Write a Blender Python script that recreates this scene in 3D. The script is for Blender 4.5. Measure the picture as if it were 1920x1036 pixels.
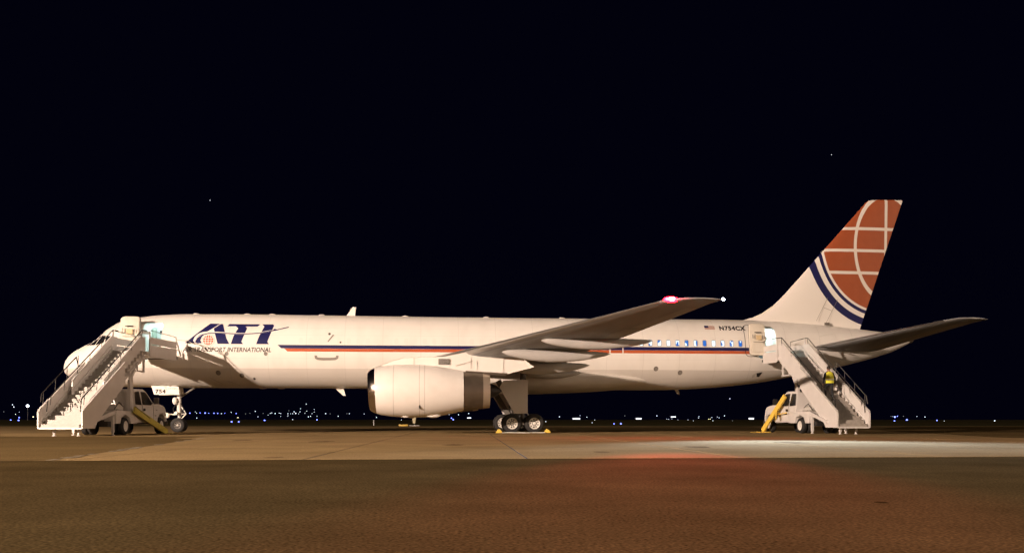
import bpy, bmesh, math, random
from mathutils import Vector, Matrix
random.seed(7)
R = math.radians
for o in list(bpy.data.objects):
    bpy.data.objects.remove(o)
scene = bpy.context.scene
col = scene.collection

# ------------------------------------------------------------------ camera
CAM_H = 0.70
cam_d = bpy.data.cameras.new("camera")
cam = bpy.data.objects.new("camera", cam_d)
col.objects.link(cam)
cam.location = (0, 0, CAM_H)
cam.rotation_euler = (R(90), 0, 0)
cam_d.sensor_width = 36
cam_d.lens = 34.69
cam_d.shift_y = 0.1396
cam_d.clip_start = 0.1
cam_d.clip_end = 9000
scene.camera = cam

# ------------------------------------------------------------------ night sky
world = bpy.data.worlds.new("World")
scene.world = world
world.use_nodes = True
bg = world.node_tree.nodes["Background"]
bg.inputs[0].default_value = (0.13, 0.13, 0.75, 1)
bg.inputs[1].default_value = 0.0034

# ------------------------------------------------------------------ apron floodlight and added fill
def sun(name, to_light, strength, color, angle):
    d = bpy.data.lights.new(name, 'SUN')
    d.energy = strength
    d.color = color
    d.angle = R(angle)
    o = bpy.data.objects.new(name, d)
    col.objects.link(o)
    o.rotation_euler = Vector(to_light).to_track_quat('Z', 'Y').to_euler()
    return o
sun("fill_sun", (0.86, -0.48, 0.28), 0.52, (1.0, 0.73, 0.50), 38)  # weak broad fill from the right, added to lift the shaded sides
# mast-head floodlight standing well off to the left, behind the camera
kd = bpy.data.lights.new("apron_floodlight", 'POINT')
kd.energy = 360000
kd.color = (1.0, 0.75, 0.58)
kd.shadow_soft_size = 0.55
key = bpy.data.objects.new("apron_floodlight", kd)
col.objects.link(key)
key.location = (-55.1, -14.1, 18.0)

vs = scene.view_settings
vs.view_transform = 'Standard'
vs.look = 'None'
vs.exposure = 0.50
vs.gamma = 1.0
vs.use_curve_mapping = False
scene.render.engine = 'CYCLES'
scene.cycles.use_light_tree = False

# ------------------------------------------------------------------ materials
MATS = {}
def mat(name, color, rough=0.5, metal=0.0, var=0.0, vscale=3.0, bump=0.0, bscale=60.0, spec=0.5, grain=0.0, gscale=90.0, stretch=None):
    if name in MATS:
        return MATS[name]
    m = bpy.data.materials.new(name)
    m.use_nodes = True
    nt = m.node_tree
    p = nt.nodes["Principled BSDF"]
    p.inputs["Base Color"].default_value = (*color, 1)
    p.inputs["Roughness"].default_value = rough
    p.inputs["Metallic"].default_value = metal
    p.inputs["Specular IOR Level"].default_value = spec
    if var or bump or grain:
        tc = nt.nodes.new("ShaderNodeTexCoord")
        src = tc.outputs["Object"]
        if stretch:
            mp = nt.nodes.new("ShaderNodeMapping")
            mp.inputs["Scale"].default_value = stretch
            nt.links.new(src, mp.inputs[0])
            src = mp.outputs[0]
        last = None
        for amt, sc, det in ((var, vscale, 6), (grain, gscale, 2)):
            if not amt:
                continue
            n = nt.nodes.new("ShaderNodeTexNoise")
            n.inputs["Scale"].default_value = sc
            n.inputs["Detail"].default_value = det
            nt.links.new(src, n.inputs["Vector"])
            mr = nt.nodes.new("ShaderNodeMapRange")
            mr.inputs[1].default_value = 0.25
            mr.inputs[2].default_value = 0.75
            mr.inputs[3].default_value = 1 - amt
            mr.inputs[4].default_value = 1 + amt
            nt.links.new(n.outputs[0], mr.inputs[0])
            if last is None:
                last = mr.outputs[0]
            else:
                mu = nt.nodes.new("ShaderNodeMath")
                mu.operation = 'MULTIPLY'
                nt.links.new(last, mu.inputs[0])
                nt.links.new(mr.outputs[0], mu.inputs[1])
                last = mu.outputs[0]
        if last is not None:
            vm = nt.nodes.new("ShaderNodeVectorMath")
            vm.operation = 'SCALE'
            vm.inputs[0].default_value = color
            nt.links.new(last, vm.inputs[3])
            nt.links.new(vm.outputs[0], p.inputs["Base Color"])
        if bump:
            n = nt.nodes.new("ShaderNodeTexNoise")
            n.inputs["Scale"].default_value = bscale
            n.inputs["Detail"].default_value = 3
            nt.links.new(src, n.inputs["Vector"])
            b = nt.nodes.new("ShaderNodeBump")
            b.inputs["Strength"].default_value = bump
            b.inputs["Distance"].default_value = 0.01
            nt.links.new(n.outputs[0], b.inputs["Height"])
            nt.links.new(b.outputs[0], p.inputs["Normal"])
    MATS[name] = m
    return m
def emit(name, color, strength):
    if name in MATS:
        return MATS[name]
    m = bpy.data.materials.new(name)
    m.use_nodes = True
    p = m.node_tree.nodes["Principled BSDF"]
    p.inputs["Base Color"].default_value = (0.02, 0.02, 0.02, 1)
    p.inputs["Emission Color"].default_value = (*color, 1)
    p.inputs["Emission Strength"].default_value = strength
    MATS[name] = m
    return m

WHITE = (0.80, 0.775, 0.74)
NAVY = (0.011, 0.012, 0.080)
ORANGE = (0.47, 0.10, 0.035)
M_white = mat("white_paint", WHITE, 0.38, var=0.035, vscale=0.8)
M_navy = mat("navy_paint", NAVY, 0.45, spec=0.2)
M_orange = mat("orange_paint", ORANGE, 0.38)
M_black_paint = mat("black_lettering", (0.012, 0.010, 0.012), 0.5, spec=0.2)
M_grey_paint = mat("grey_paint", (0.36, 0.34, 0.32), 0.45, var=0.12, vscale=1.2, stretch=(1.0, 0.25, 1.0))
M_grey_mark = mat("grey_marking", (0.25, 0.23, 0.21), 0.5)
M_port = mat("port_ring", (0.20, 0.18, 0.16), 0.4, metal=0.4)
M_fade = mat("faded_line", (0.50, 0.47, 0.43), 0.5)
M_tyre = mat("tyre_rubber", (0.018, 0.017, 0.017), 0.75, var=0.2, vscale=6)
M_rim = mat("rim_paint", (0.72, 0.70, 0.66), 0.4)
M_hub = mat("hub_dark", (0.03, 0.028, 0.026), 0.5, metal=0.3)
M_chrome = mat("polished_lip", (0.62, 0.56, 0.52), 0.16, metal=1.0)
M_exhaust = mat("exhaust_metal", (0.20, 0.165, 0.13), 0.42, metal=0.85, var=0.15, vscale=2.0)
M_exhaust_rim = mat("exhaust_rim_metal", (0.55, 0.47, 0.38), 0.4, metal=0.7)
M_dark = mat("dark_metal", (0.035, 0.033, 0.032), 0.5, metal=0.4)
M_steel = mat("steel", (0.35, 0.34, 0.33), 0.35, metal=0.9)
M_gear = mat("gear_paint", (0.55, 0.53, 0.50), 0.4, var=0.12, vscale=8)
M_gear_dark = mat("gear_grime", (0.13, 0.12, 0.11), 0.5, var=0.3, vscale=8)
M_glass = mat("dark_glass", (0.012, 0.013, 0.016), 0.06, spec=0.8)
M_truck = mat("truck_white", (0.66, 0.635, 0.62), 0.42, var=0.05, vscale=2.0)
M_step = mat("step_metal", (0.40, 0.38, 0.355), 0.5, var=0.10, vscale=7.0)
M_step_old = mat("step_metal_worn", (0.34, 0.31, 0.28), 0.5, var=0.25, vscale=5.0)
M_yellow = mat("yellow_paint", (0.80, 0.55, 0.09), 0.45, var=0.1, vscale=5)
M_yellow_old = mat("yellow_paint_faded", (0.55, 0.47, 0.10), 0.5, var=0.15, vscale=5)
M_rubber = mat("black_rubber", (0.02, 0.02, 0.02), 0.7)
M_interior = mat("cabin_wall", (0.72, 0.80, 0.78), 0.5)

# ------------------------------------------------------------------ mesh helpers
class MB:
    def __init__(s):
        s.v, s.f = [], []
    def add(s, vs_, fs_):
        k = len(s.v)
        s.v += [tuple(x) for x in vs_]
        s.f += [tuple(i + k for i in f) for f in fs_]
        return s
    def box(s, x0, x1, y0, y1, z0, z1, mtx=None):
        vs_ = [Vector((x, y, z)) for x in (x0, x1) for y in (y0, y1) for z in (z0, z1)]
        if mtx:
            vs_ = [mtx @ v for v in vs_]
        return s.add(vs_, [(0, 1, 3, 2), (4, 6, 7, 5), (0, 4, 5, 1), (2, 3, 7, 6), (0, 2, 6, 4), (1, 5, 7, 3)])
    def beam(s, p0, p1, w, hgt):
        p0, p1 = Vector(p0), Vector(p1)
        d = (p1 - p0).normalized()
        up = Vector((0, 0, 1)) if abs(d.z) < 0.95 else Vector((0, 1, 0))
        sx = d.cross(up).normalized() * (w / 2)
        sz = sx.cross(d).normalized() * (hgt / 2)
        vs_ = []
        for p in (p0, p1):
            vs_ += [p - sx - sz, p + sx - sz, p + sx + sz, p - sx + sz]
        return s.add(vs_, [(3, 2, 1, 0), (4, 5, 6, 7), (0, 1, 5, 4), (1, 2, 6, 5), (2, 3, 7, 6), (3, 0, 4, 7)])
    def cyl(s, p0, p1, r0, r1=None, n=14):
        r1 = r0 if r1 is None else r1
        p0, p1 = Vector(p0), Vector(p1)
        d = (p1 - p0).normalized()
        a = d.orthogonal().normalized()
        b = d.cross(a)
        vs_ = [p + (a * math.cos(t) + b * math.sin(t)) * r for p, r in ((p0, r0), (p1, r1)) for t in [2 * math.pi * i / n for i in range(n)]]
        fs_ = [(i, (i + 1) % n, n + (i + 1) % n, n + i) for i in range(n)]
        fs_ += [tuple(range(n - 1, -1, -1)), tuple(range(n, 2 * n))]
        return s.add(vs_, fs_)
    def path(s, pts, r, n=8):
        for i in range(len(pts) - 1):
            s.cyl(pts[i], pts[i + 1], r, n=n)
        return s
    def lathe(s, prof, axis_p, axis_d, n=32, close=False):
        axis_p, d = Vector(axis_p), Vector(axis_d).normalized()
        a = d.orthogonal().normalized()
        b = d.cross(a)
        m = len(prof)
        vs_ = [axis_p + d * t + (a * math.cos(q) + b * math.sin(q)) * r for t, r in prof for q in [2 * math.pi * i / n for i in range(n)]]
        fs_ = []
        for j in range(m if close else m - 1):
            k = (j + 1) % m
            fs_ += [(j * n + i, j * n + (i + 1) % n, k * n + (i + 1) % n, k * n + i) for i in range(n)]
        return s.add(vs_, fs_)
    def prism(s, poly, fn, t0, t1):
        """poly: 2D points; fn(u, w, t) -> 3D point"""
        n = len(poly)
        vs_ = [fn(u, w, t0) for u, w in poly] + [fn(u, w, t1) for u, w in poly]
        fs_ = [tuple(range(n)), tuple(range(2 * n - 1, n - 1, -1))]
        fs_ += [(i, n + i, n + (i + 1) % n, (i + 1) % n) for i in range(n)]
        return s.add(vs_, fs_)
    def loft(s, rings, caps=True):
        n = len(rings[0])
        k = len(s.v)
        vs_ = [p for r in rings for p in r]
        fs_ = [(j * n + i, j * n + (i + 1) % n, (j + 1) * n + (i + 1) % n, (j + 1) * n + i) for j in range(len(rings) - 1) for i in range(n)]
        if caps:
            fs_ += [tuple(range(n - 1, -1, -1)), tuple(range((len(rings) - 1) * n, len(rings) * n))]
        return s.add(vs_, fs_)
    def sphere(s, c, r, n=10, m=6, sc=(1, 1, 1)):
        c = Vector(c)
        vs_ = []
        for j in range(m + 1):
            t = math.pi * j / m
            for i in range(n):
                q = 2 * math.pi * i / n
                vs_.append(c + Vector((r * sc[0] * math.sin(t) * math.cos(q), r * sc[1] * math.sin(t) * math.sin(q), r * sc[2] * math.cos(t))))
        fs_ = [(j * n + i, (j + 1) * n + i, (j + 1) * n + (i + 1) % n, j * n + (i + 1) % n) for j in range(m) for i in range(n)]
        return s.add(vs_, fs_)
    def mesh(s, name, smooth=None):
        me = bpy.data.meshes.new(name)
        me.from_pydata(s.v, [], s.f)
        bm = bmesh.new()
        bm.from_mesh(me)
        bmesh.ops.remove_doubles(bm, verts=bm.verts, dist=1e-5)
        bmesh.ops.recalc_face_normals(bm, faces=bm.faces)
        bm.to_mesh(me)
        bm.free()
        if smooth:
            me.shade_smooth()
            me.set_sharp_from_angle(angle=R(smooth))
        return me
    def build(s, name, m, parent=None, smooth=None, bevel=0.0):
        me = s.mesh(name, smooth)
        if bevel:
            bm = bmesh.new()
            bm.from_mesh(me)
            es = [e for e in bm.edges if len(e.link_faces) == 2 and e.calc_face_angle(0) > 0.5]
            bmesh.ops.bevel(bm, geom=es, offset=bevel, segments=2, affect='EDGES', profile=0.6, clamp_overlap=True)
            bm.to_mesh(me)
            bm.free()
            me.shade_smooth()
            me.set_sharp_from_angle(angle=R(40))
        return link(name, me, m, parent)
def link(name, me, m, parent=None):
    o = bpy.data.objects.new(name, me)
    if m is not None and not me.materials:
        me.materials.append(m)
    col.objects.link(o)
    if parent is not None:
        o.parent = parent
    return o
def empty(name, loc, rz=0.0):
    o = bpy.data.objects.new(name, None)
    o.empty_display_size = 0.5
    col.objects.link(o)
    o.location = loc
    o.rotation_euler = (0, 0, rz)
    return o
def tag(o, label=None, cat=None, group=None, kind=None):
    if label: o["label"] = label
    if cat: o["category"] = cat
    if group: o["group"] = group
    if kind: o["kind"] = kind
    return o
def spline(pts):
    """monotone cubic interpolation through (x, y) points"""
    xs = [p[0] for p in pts]; ys = [p[1] for p in pts]; n = len(xs)
    d = [(ys[i + 1] - ys[i]) / (xs[i + 1] - xs[i]) for i in range(n - 1)]
    m = [d[0]] + [0 if d[i - 1] * d[i] <= 0 else 2 * d[i - 1] * d[i] / (d[i - 1] + d[i]) for i in range(1, n - 1)] + [d[-1]]
    def f(x):
        if x <= xs[0]: return ys[0]
        if x >= xs[-1]: return ys[-1]
        i = max(k for k in range(n - 1) if xs[k] <= x)
        hh = xs[i + 1] - xs[i]; t = (x - xs[i]) / hh
        return (2*t**3 - 3*t*t + 1)*ys[i] + (t**3 - 2*t*t + t)*hh*m[i] + (-2*t**3 + 3*t*t)*ys[i+1] + (t**3 - t*t)*hh*m[i+1]
    return f

# ------------------------------------------------------------------ ground
def sheet(name, poly, z, m, parent=None, kind='structure'):
    me = bpy.data.meshes.new(name)
    me.from_pydata([(x, y, z) for x, y in poly], [], [tuple(range(len(poly)))])
    o = link(name, me, m, parent)
    if kind: o["kind"] = kind
    return o
M_grass = mat("night_grass", (0.11, 0.098, 0.05), 0.95, var=0.45, vscale=0.03, spec=0.0, stretch=(0.3, 1, 1))
M_concrete = mat("apron_concrete", (0.305, 0.218, 0.110), 0.9, var=0.20, vscale=0.35, grain=0.25, gscale=26, bump=0.25, bscale=50, spec=0.0)
M_asphalt = mat("apron_asphalt", (0.076, 0.053, 0.0235), 0.95, var=0.26, vscale=0.55, grain=0.65, gscale=42, bump=0.3, bscale=80, spec=0.0)
M_asphalt2 = mat("shoulder_asphalt", (0.148, 0.103, 0.047), 0.95, var=0.28, vscale=0.15, grain=0.35, gscale=26, bump=0.3, bscale=50, spec=0.0)
M_joint = mat("joint_sealant", (0.045, 0.036, 0.028), 0.9)
M_crack = mat("crack_filler", (0.30, 0.26, 0.19), 0.9, var=0.3, vscale=4)

sheet("grass_field", [(-6000, 60), (6000, 60), (6000, 7000), (-6000, 7000)], -0.03, M_grass)
apron = sheet("apron", [(-160, -60), (160, -60), (160, 104), (-160, 109)], 0.0, M_concrete)
sheet("far_taxiway", [(-900, 190), (900, 176), (900, 188), (-900, 203)], -0.02, M_asphalt2)
sheet("asphalt_foreground", [(-160, -60), (160, -60), (160, 34)] + [(9.7 - 17.6 * i / 120, 18.62 - 1.85 * i / 120 + random.uniform(-.025, .025)) for i in range(121)] + [(-160, 2)], 0.004, M_asphalt)
sheet("asphalt_shoulder", [(-7.95, 16.95), (-12.3, 40.5), (-30, 42.2), (-160, 50), (-160, 2.2)], 0.005, M_asphalt2)
sheet("asphalt_apron_edge", [(22.5, 57), (19.0, 38), (160, 20), (160, 100), (40, 100), (24.5, 68)], 0.0045, M_asphalt2)
# concrete slabs of the pad, cut apart by sealed joints
def slab_x(k, y):
    return -7.55 + 3.93 * k - 0.045 * (y - 16.8)
def front_y(x):
    return 16.80 + (x + 7.9) * 0.105
rows = [(None, 36.2), (36.25, 55.6)]
joint = sheet("joint_bed", [(slab_x(0, 17) + .05, front_y(-7.5) + 0.1), (slab_x(7, 19) , front_y(20) + 0.0), (slab_x(7, 55), 55.4), (slab_x(0, 55) - 1.2, 55.4)], 0.0035, M_joint, apron, None)
for k in range(-1, 7):
    for r_, (ya, yb) in enumerate(rows):
        if k == -1 and r_ == 0:
            pl = [(-7.72, 17.1), (slab_x(0, 17) - .012, front_y(-7.6) + .1), (slab_x(0, yb) - .012, yb), (-11.4, yb)]
        else:
            y0, y1 = ya, yb
            pl = []
            for x_, e in ((k, .022), (k + 1, -.022)):
                yy = front_y(slab_x(x_, 17)) + 0.02 if y0 is None else y0
                pl.append((slab_x(x_, yy) + e, yy))
            pl += [(slab_x(k + 1, y1) - .022, y1), (slab_x(k, y1) + .022, y1)]
        b = MB().prism(pl, lambda u, w, t: (u, w, t), 0.002, 0.0085)
        b.build("slab", M_concrete, apron)
# oil stains
def stain(x, y, rx, ry, z, parent, m):
    n = 22
    pl = [(x + rx * random.uniform(.7, 1.1) * math.cos(2 * math.pi * i / n), y + ry * random.uniform(.7, 1.1) * math.sin(2 * math.pi * i / n)) for i in range(n)]
    sheet("oil_stain", pl, z, m, parent, None)
M_stain = mat("oil_stain", (0.036, 0.024, 0.010), 0.95, var=.3, vscale=3, spec=0.0)
M_stain2 = mat("old_stain", (0.20, 0.14, 0.075), 0.85, var=.25, vscale=2, spec=0.0)
for x, y, rx, ry in ((3.1, 8.3, .06, .10),):
    stain(x, y, rx, ry, .007, bpy.data.objects["asphalt_foreground"], M_stain)
for x, y, rx, ry in ((-4.35, 18.0, .18, .35), (-1.6, 27, .3, .9), (4.7, 25, .35, .8), (-6.0, 31, .4, 1.2), (1.9, 21, .2, .5), (8.5, 30, .5, 1.3), (-9.0, 33, .3, .9)):
    stain(x, y, rx, ry, .0125, apron, M_stain2)
# broken filler along the shoulder joint
mb = MB()
for i in range(26):
    t = i / 25
    if random.random() < 0.35: continue
    x = -7.95 + (-12.3 + 7.95) * t; y = 16.95 + 23.5 * t
    w = random.uniform(0.03, 0.09)
    mb.box(x - w, x + w, y, y + random.uniform(0.3, 0.9), 0.006, 0.0095)
mb.build("joint_filler", M_crack, apron)

# ------------------------------------------------------------------ the airliner
PSI = R(4.5); AM = 24.62
AIR = empty("cargo_airliner", (0.25 - AM * math.cos(PSI), 55.5 - AM * math.sin(PSI), 0), PSI)
tag(AIR, "white twin-engine cargo airliner with orange globe tail and navy lettering parked on the apron", "airplane")
def P(a, b, z):
    return Vector((a, -b, z))

top_f = spline([(0, 3.48), (.04, 3.74), (.11, 3.91), (.28, 4.15), (.53, 4.38), (1.1, 4.70), (1.8, 5.08), (2.42, 5.66), (3.07, 6.03), (3.98, 6.25), (5.06, 6.39), (6.4, 6.46), (9.35, 6.48), (16.6, 6.44), (25.5, 6.40), (36, 6.40), (38.5, 6.36), (41, 6.22), (44.5, 5.91), (46.6, 5.64), (47.6, 5.40)])
bot_f = spline([(0, 3.48), (.05, 3.27), (.2, 3.08), (.67, 2.83), (1.6, 2.63), (3.35, 2.48), (6.2, 2.44), (16.3, 2.42), (27, 2.40), (31.5, 2.36), (33.2, 2.38), (35, 2.46), (37.9, 2.72), (39.8, 3.02), (42.9, 3.64), (45.75, 4.38), (47.0, 4.86), (47.6, 5.18)])
wid_f = spline([(0, 0.0), (.04, .23), (.11, .37), (.28, .58), (.53, .78), (1.1, 1.08), (1.8, 1.33), (2.42, 1.50), (3.07, 1.63), (4.2, 1.78), (5.6, 1.865), (7, 1.88), (33, 1.88), (36, 1.83), (38.5, 1.70), (41, 1.48), (44, 1.02), (46.2, .55), (47.6, .11)])
cen_f = spline([(0, 3.48), (.5, 3.52), (1.5, 3.70), (3, 4.05), (5, 4.32), (7, 4.42), (33, 4.42), (37, 4.55), (41, 4.85), (44.5, 5.08), (47.6, 5.29)])
def fus_b(a, z):
    zc, w = cen_f(a), wid_f(a)
    hh = (top_f(a) - zc) if z > zc else (zc - bot_f(a))
    q = min(1.0, abs(z - zc) / max(hh, 1e-4))
    return w * math.sqrt(max(0.0, 1 - q * q))

# fuselage paint: white, grey belly, two stripes
M_fus = bpy.data.materials.new("fuselage_paint")
M_fus.use_nodes = True
nt = M_fus.node_tree
pb = nt.nodes["Principled BSDF"]
pb.inputs["Roughness"].default_value = 0.36
def nmath(nt, op, a, b=None, c=None):
    n = nt.nodes.new("ShaderNodeMath"); n.operation = op
    for i, x in enumerate((a, b, c)):
        if x is None: continue
        if isinstance(x, (int, float)): n.inputs[i].default_value = x
        else: nt.links.new(x, n.inputs[i])
    return n.outputs[0]
def nband(nt, v, lo, hi):
    return nmath(nt, 'MULTIPLY', nmath(nt, 'GREATER_THAN', v, lo), nmath(nt, 'LESS_THAN', v, hi))
def nmix(nt, fac, ca, cb):
    n = nt.nodes.new("ShaderNodeMix"); n.data_type = 'RGBA'
    nt.links.new(fac, n.inputs[0])
    for s_, x in ((6, ca), (7, cb)):
        if isinstance(x, tuple): n.inputs[s_].default_value = (*x, 1)
        else: nt.links.new(x, n.inputs[s_])
    return n.outputs[2]
tc = nt.nodes.new("ShaderNodeTexCoord")
sp = nt.nodes.new("ShaderNodeSeparateXYZ")
nt.links.new(tc.outputs["Object"], sp.inputs[0])
X_, Z_ = sp.outputs[0], sp.outputs[2]
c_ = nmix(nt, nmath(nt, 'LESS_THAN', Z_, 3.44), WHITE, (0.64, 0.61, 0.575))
# skin panel joints: thin, barely darker lines
fr = nmath(nt, 'ABSOLUTE', nmath(nt, 'SUBTRACT', nmath(nt, 'FRACT', nmath(nt, 'DIVIDE', X_, 2.03)), 0.5))
lap = None
for zz in (5.62, 5.22, 3.98, 2.95):
    g_ = nmath(nt, 'LESS_THAN', nmath(nt, 'ABSOLUTE', nmath(nt, 'SUBTRACT', Z_, zz)), .011)
    lap = g_ if lap is None else nmath(nt, 'ADD', lap, g_)
seam = nmath(nt, 'ADD', nmath(nt, 'MULTIPLY', nmath(nt, 'LESS_THAN', fr, 0.006), 0.24), nmath(nt, 'MULTIPLY', lap, .13))
c_ = nmix(nt, seam, c_, (0.35, 0.33, 0.31))
noz = nt.nodes.new("ShaderNodeTexNoise"); noz.inputs["Scale"].default_value = 1.3; noz.inputs["Detail"].default_value = 8
mpn = nt.nodes.new("ShaderNodeMapping"); mpn.inputs["Scale"].default_value = (1.0, 1.0, 0.35)
nt.links.new(tc.outputs["Object"], mpn.inputs[0]); nt.links.new(mpn.outputs[0], noz.inputs["Vector"])
dirt = nt.nodes.new("ShaderNodeMapRange")
for i, v in ((1, .45), (2, .8), (3, 0.0), (4, 0.22)): dirt.inputs[i].default_value = v
nt.links.new(noz.outputs[0], dirt.inputs[0])
c_ = nmix(nt, dirt.outputs[0], c_, (0.50, 0.46, 0.42))
slant = nmath(nt, 'ADD', X_, nmath(nt, 'MULTIPLY', Z_, 1.05))
inx = nmath(nt, 'MULTIPLY', nmath(nt, 'GREATER_THAN', slant, 16.60), nmath(nt, 'LESS_THAN', X_, 37.75))
inx2 = nmath(nt, 'MULTIPLY', nmath(nt, 'GREATER_THAN', slant, 16.75), nmath(nt, 'LESS_THAN', X_, 37.75))
c_ = nmix(nt, nmath(nt, 'MULTIPLY', inx2, nband(nt, Z_, 4.335, 4.495)), c_, ORANGE)
c_ = nmix(nt, nmath(nt, 'MULTIPLY', inx, nband(nt, Z_, 4.50, 4.685)), c_, NAVY)
nt.links.new(c_, pb.inputs["Base Color"])

sts = [0.004, .02, .05, .1, .17, .26, .38, .53, .7, .9, 1.1, 1.35, 1.6, 1.85, 2.1, 2.35, 2.6, 2.9, 3.2, 3.6, 4.0, 4.5, 5.0, 5.5, 6.0, 6.6, 7.3]
x = 8.2
while x < 33: sts.append(x); x += 1.4
sts += [33 + .55 * i for i in range(26)] + [47.45, 47.6]
NS = 72
rings = []
for a in sts:
    zc, w, zt, zb = cen_f(a), wid_f(a), top_f(a), bot_f(a)
    ring = []
    for i in range(NS):
        q = 2 * math.pi * i / NS
        cz = math.sin(q)
        ring.append(P(a, w * math.cos(q), zc + (zt - zc if cz > 0 else zc - zb) * cz))
    rings.append(ring)
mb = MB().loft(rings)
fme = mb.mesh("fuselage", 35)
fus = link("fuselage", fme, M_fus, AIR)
fme.materials.append(M_interior)

DOORS = [(4.58, 5.62, 4.08, 5.86), (38.0, 39.02, 4.10, 5.80)]
def rrect(a0, a1, z0, z1, r, n=5):
    pts = []
    for cx, cz, q0 in ((a1 - r, z1 - r, 0), (a0 + r, z1 - r, 90), (a0 + r, z0 + r, 180), (a1 - r, z0 + r, 270)):
        for i in range(n + 1):
            q = R(q0 + 90 * i / n)
            pts.append((cx + r * math.cos(q), cz + r * math.sin(q)))
    return pts
cut = MB()
for a0, a1, z0, z1 in DOORS:
    cut.prism(rrect(a0, a1, z0, z1, .16), lambda u, w, t: P(u, t, w), -0.7, 3.0)
cme = cut.mesh("cutter")
cme.materials.append(M_interior)
co = link("cutter", cme, M_interior, AIR)
for p_ in cme.polygons: p_.material_index = 0
md = fus.modifiers.new("b", 'BOOLEAN'); md.operation = 'DIFFERENCE'; md.solver = 'EXACT'; md.object = co
md.material_mode = 'TRANSFER'
bpy.context.view_layer.update()
dg = bpy.context.evaluated_depsgraph_get()
nme = bpy.data.meshes.new_from_object(fus.evaluated_get(dg))
fus.modifiers.clear()
nme.set_sharp_from_angle(angle=R(35))
fus.data = nme
nme.name = "fuselage"
bpy.data.objects.remove(co)

# --- projected print on the fuselage skin -------------------------------------------------
def skin_mesh(polys, name, off, zstep=0.11, astep=0.6, surf=None, tris=None):
    """2D polygons in (a, z) laid on the near skin"""
    surf = surf or fus_b
    bm = bmesh.new()
    if tris:
        vv = [bm.verts.new((a, z, 0)) for a, z in tris[0]]
        for t in tris[1]:
            try: bm.faces.new([vv[i] for i in t])
            except ValueError: pass
    for poly in polys or []:
        try: bm.faces.new([bm.verts.new((a, z, 0)) for a, z in poly])
        except ValueError: pass
    bmesh.ops.triangulate(bm, faces=bm.faces)
    xs = [v.co.x for v in bm.verts]; zs = [v.co.y for v in bm.verts]
    for ax, lo, hi, st in ((0, min(xs), max(xs), astep), (1, min(zs), max(zs), zstep)):
        k = math.ceil(lo / st)
        while k * st < hi:
            pc = (k * st, 0, 0) if ax == 0 else (0, k * st, 0)
            pn = (1, 0, 0) if ax == 0 else (0, 1, 0)
            bmesh.ops.bisect_plane(bm, geom=bm.verts[:] + bm.edges[:] + bm.faces[:], plane_co=pc, plane_no=pn, dist=1e-5)
            k += 1
    for v in bm.verts:
        a, z = v.co.x, v.co.y
        v.co = P(a, surf(a, z) + off, z)
    bmesh.ops.recalc_face_normals(bm, faces=bm.faces)
    if bm.faces and sum(f.normal.y * f.calc_area() for f in bm.faces) > 0:
        bmesh.ops.reverse_faces(bm, faces=bm.faces)
    me = bpy.data.meshes.new(name)
    bm.to_mesh(me); bm.free()
    return me
def decal(name, polys, m, parent, off=0.006, **kw):
    return link(name, skin_mesh(polys, name, off, **kw), m, parent)
def text_tris(body, shear=0.0, bold=0.0, extend=1.0):
    cu = bpy.data.curves.new("t", 'FONT')
    cu.body = body; cu.shear = shear; cu.offset = bold; cu.resolution_u = 3; cu.space_character = extend
    o = bpy.data.objects.new("t", cu); col.objects.link(o)
    bpy.context.view_layer.update()
    me = bpy.data.meshes.new_from_object(o.evaluated_get(bpy.context.evaluated_depsgraph_get()))
    vs_ = [(v.co.x, v.co.y) for v in me.vertices]; fs_ = [tuple(p.vertices) for p in me.polygons]
    bpy.data.objects.remove(o); bpy.data.curves.remove(cu); bpy.data.meshes.remove(me)
    return vs_, fs_
def fit(tr, a0, a1, z0, z1, dz=0.0):
    xs = [p[0] for p in tr[0]]; ys = [p[1] for p in tr[0]]
    x0, x1, y0, y1 = min(xs), max(xs), min(ys), max(ys)
    return [(a0 + (x - x0) / (x1 - x0) * (a1 - a0), z0 + (y - y0) / (y1 - y0) * (z1 - z0) + dz * (x - x0) / (x1 - x0)) for x, y in tr[0]], tr[1]
def text_decal(name, body, m, parent, a0, a1, z0, z1, shear=0.0, bold=0.0, off=0.006, surf=None, extend=1.0):
    vs_, fs_ = fit(text_tris(body, shear, bold, extend), a0, a1, z0, z1)
    nw = len(body.split())                       # one mesh per word: cut at the widest gaps
    mid = lambda f: sum(vs_[i][0] - shear * .9 * (vs_[i][1] - z0) for i in f) / len(f)
    xs = sorted(mid(f) for f in fs_)
    gaps = sorted(((xs[i + 1] - xs[i], (xs[i + 1] + xs[i]) / 2) for i in range(len(xs) - 1)), reverse=True)[:nw - 1]
    cuts = sorted(g[1] for g in gaps)
    o = None
    for k in range(nw):
        sel = [f for f in fs_ if sum(mid(f) > c for c in cuts) == k]
        use = sorted({i for f in sel for i in f}); ix = {v_: j for j, v_ in enumerate(use)}
        o = link(name, skin_mesh(None, name, off, tris=([vs_[i] for i in use], [tuple(ix[i] for i in f) for f in sel]), surf=surf), m, parent)
    return o
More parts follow.
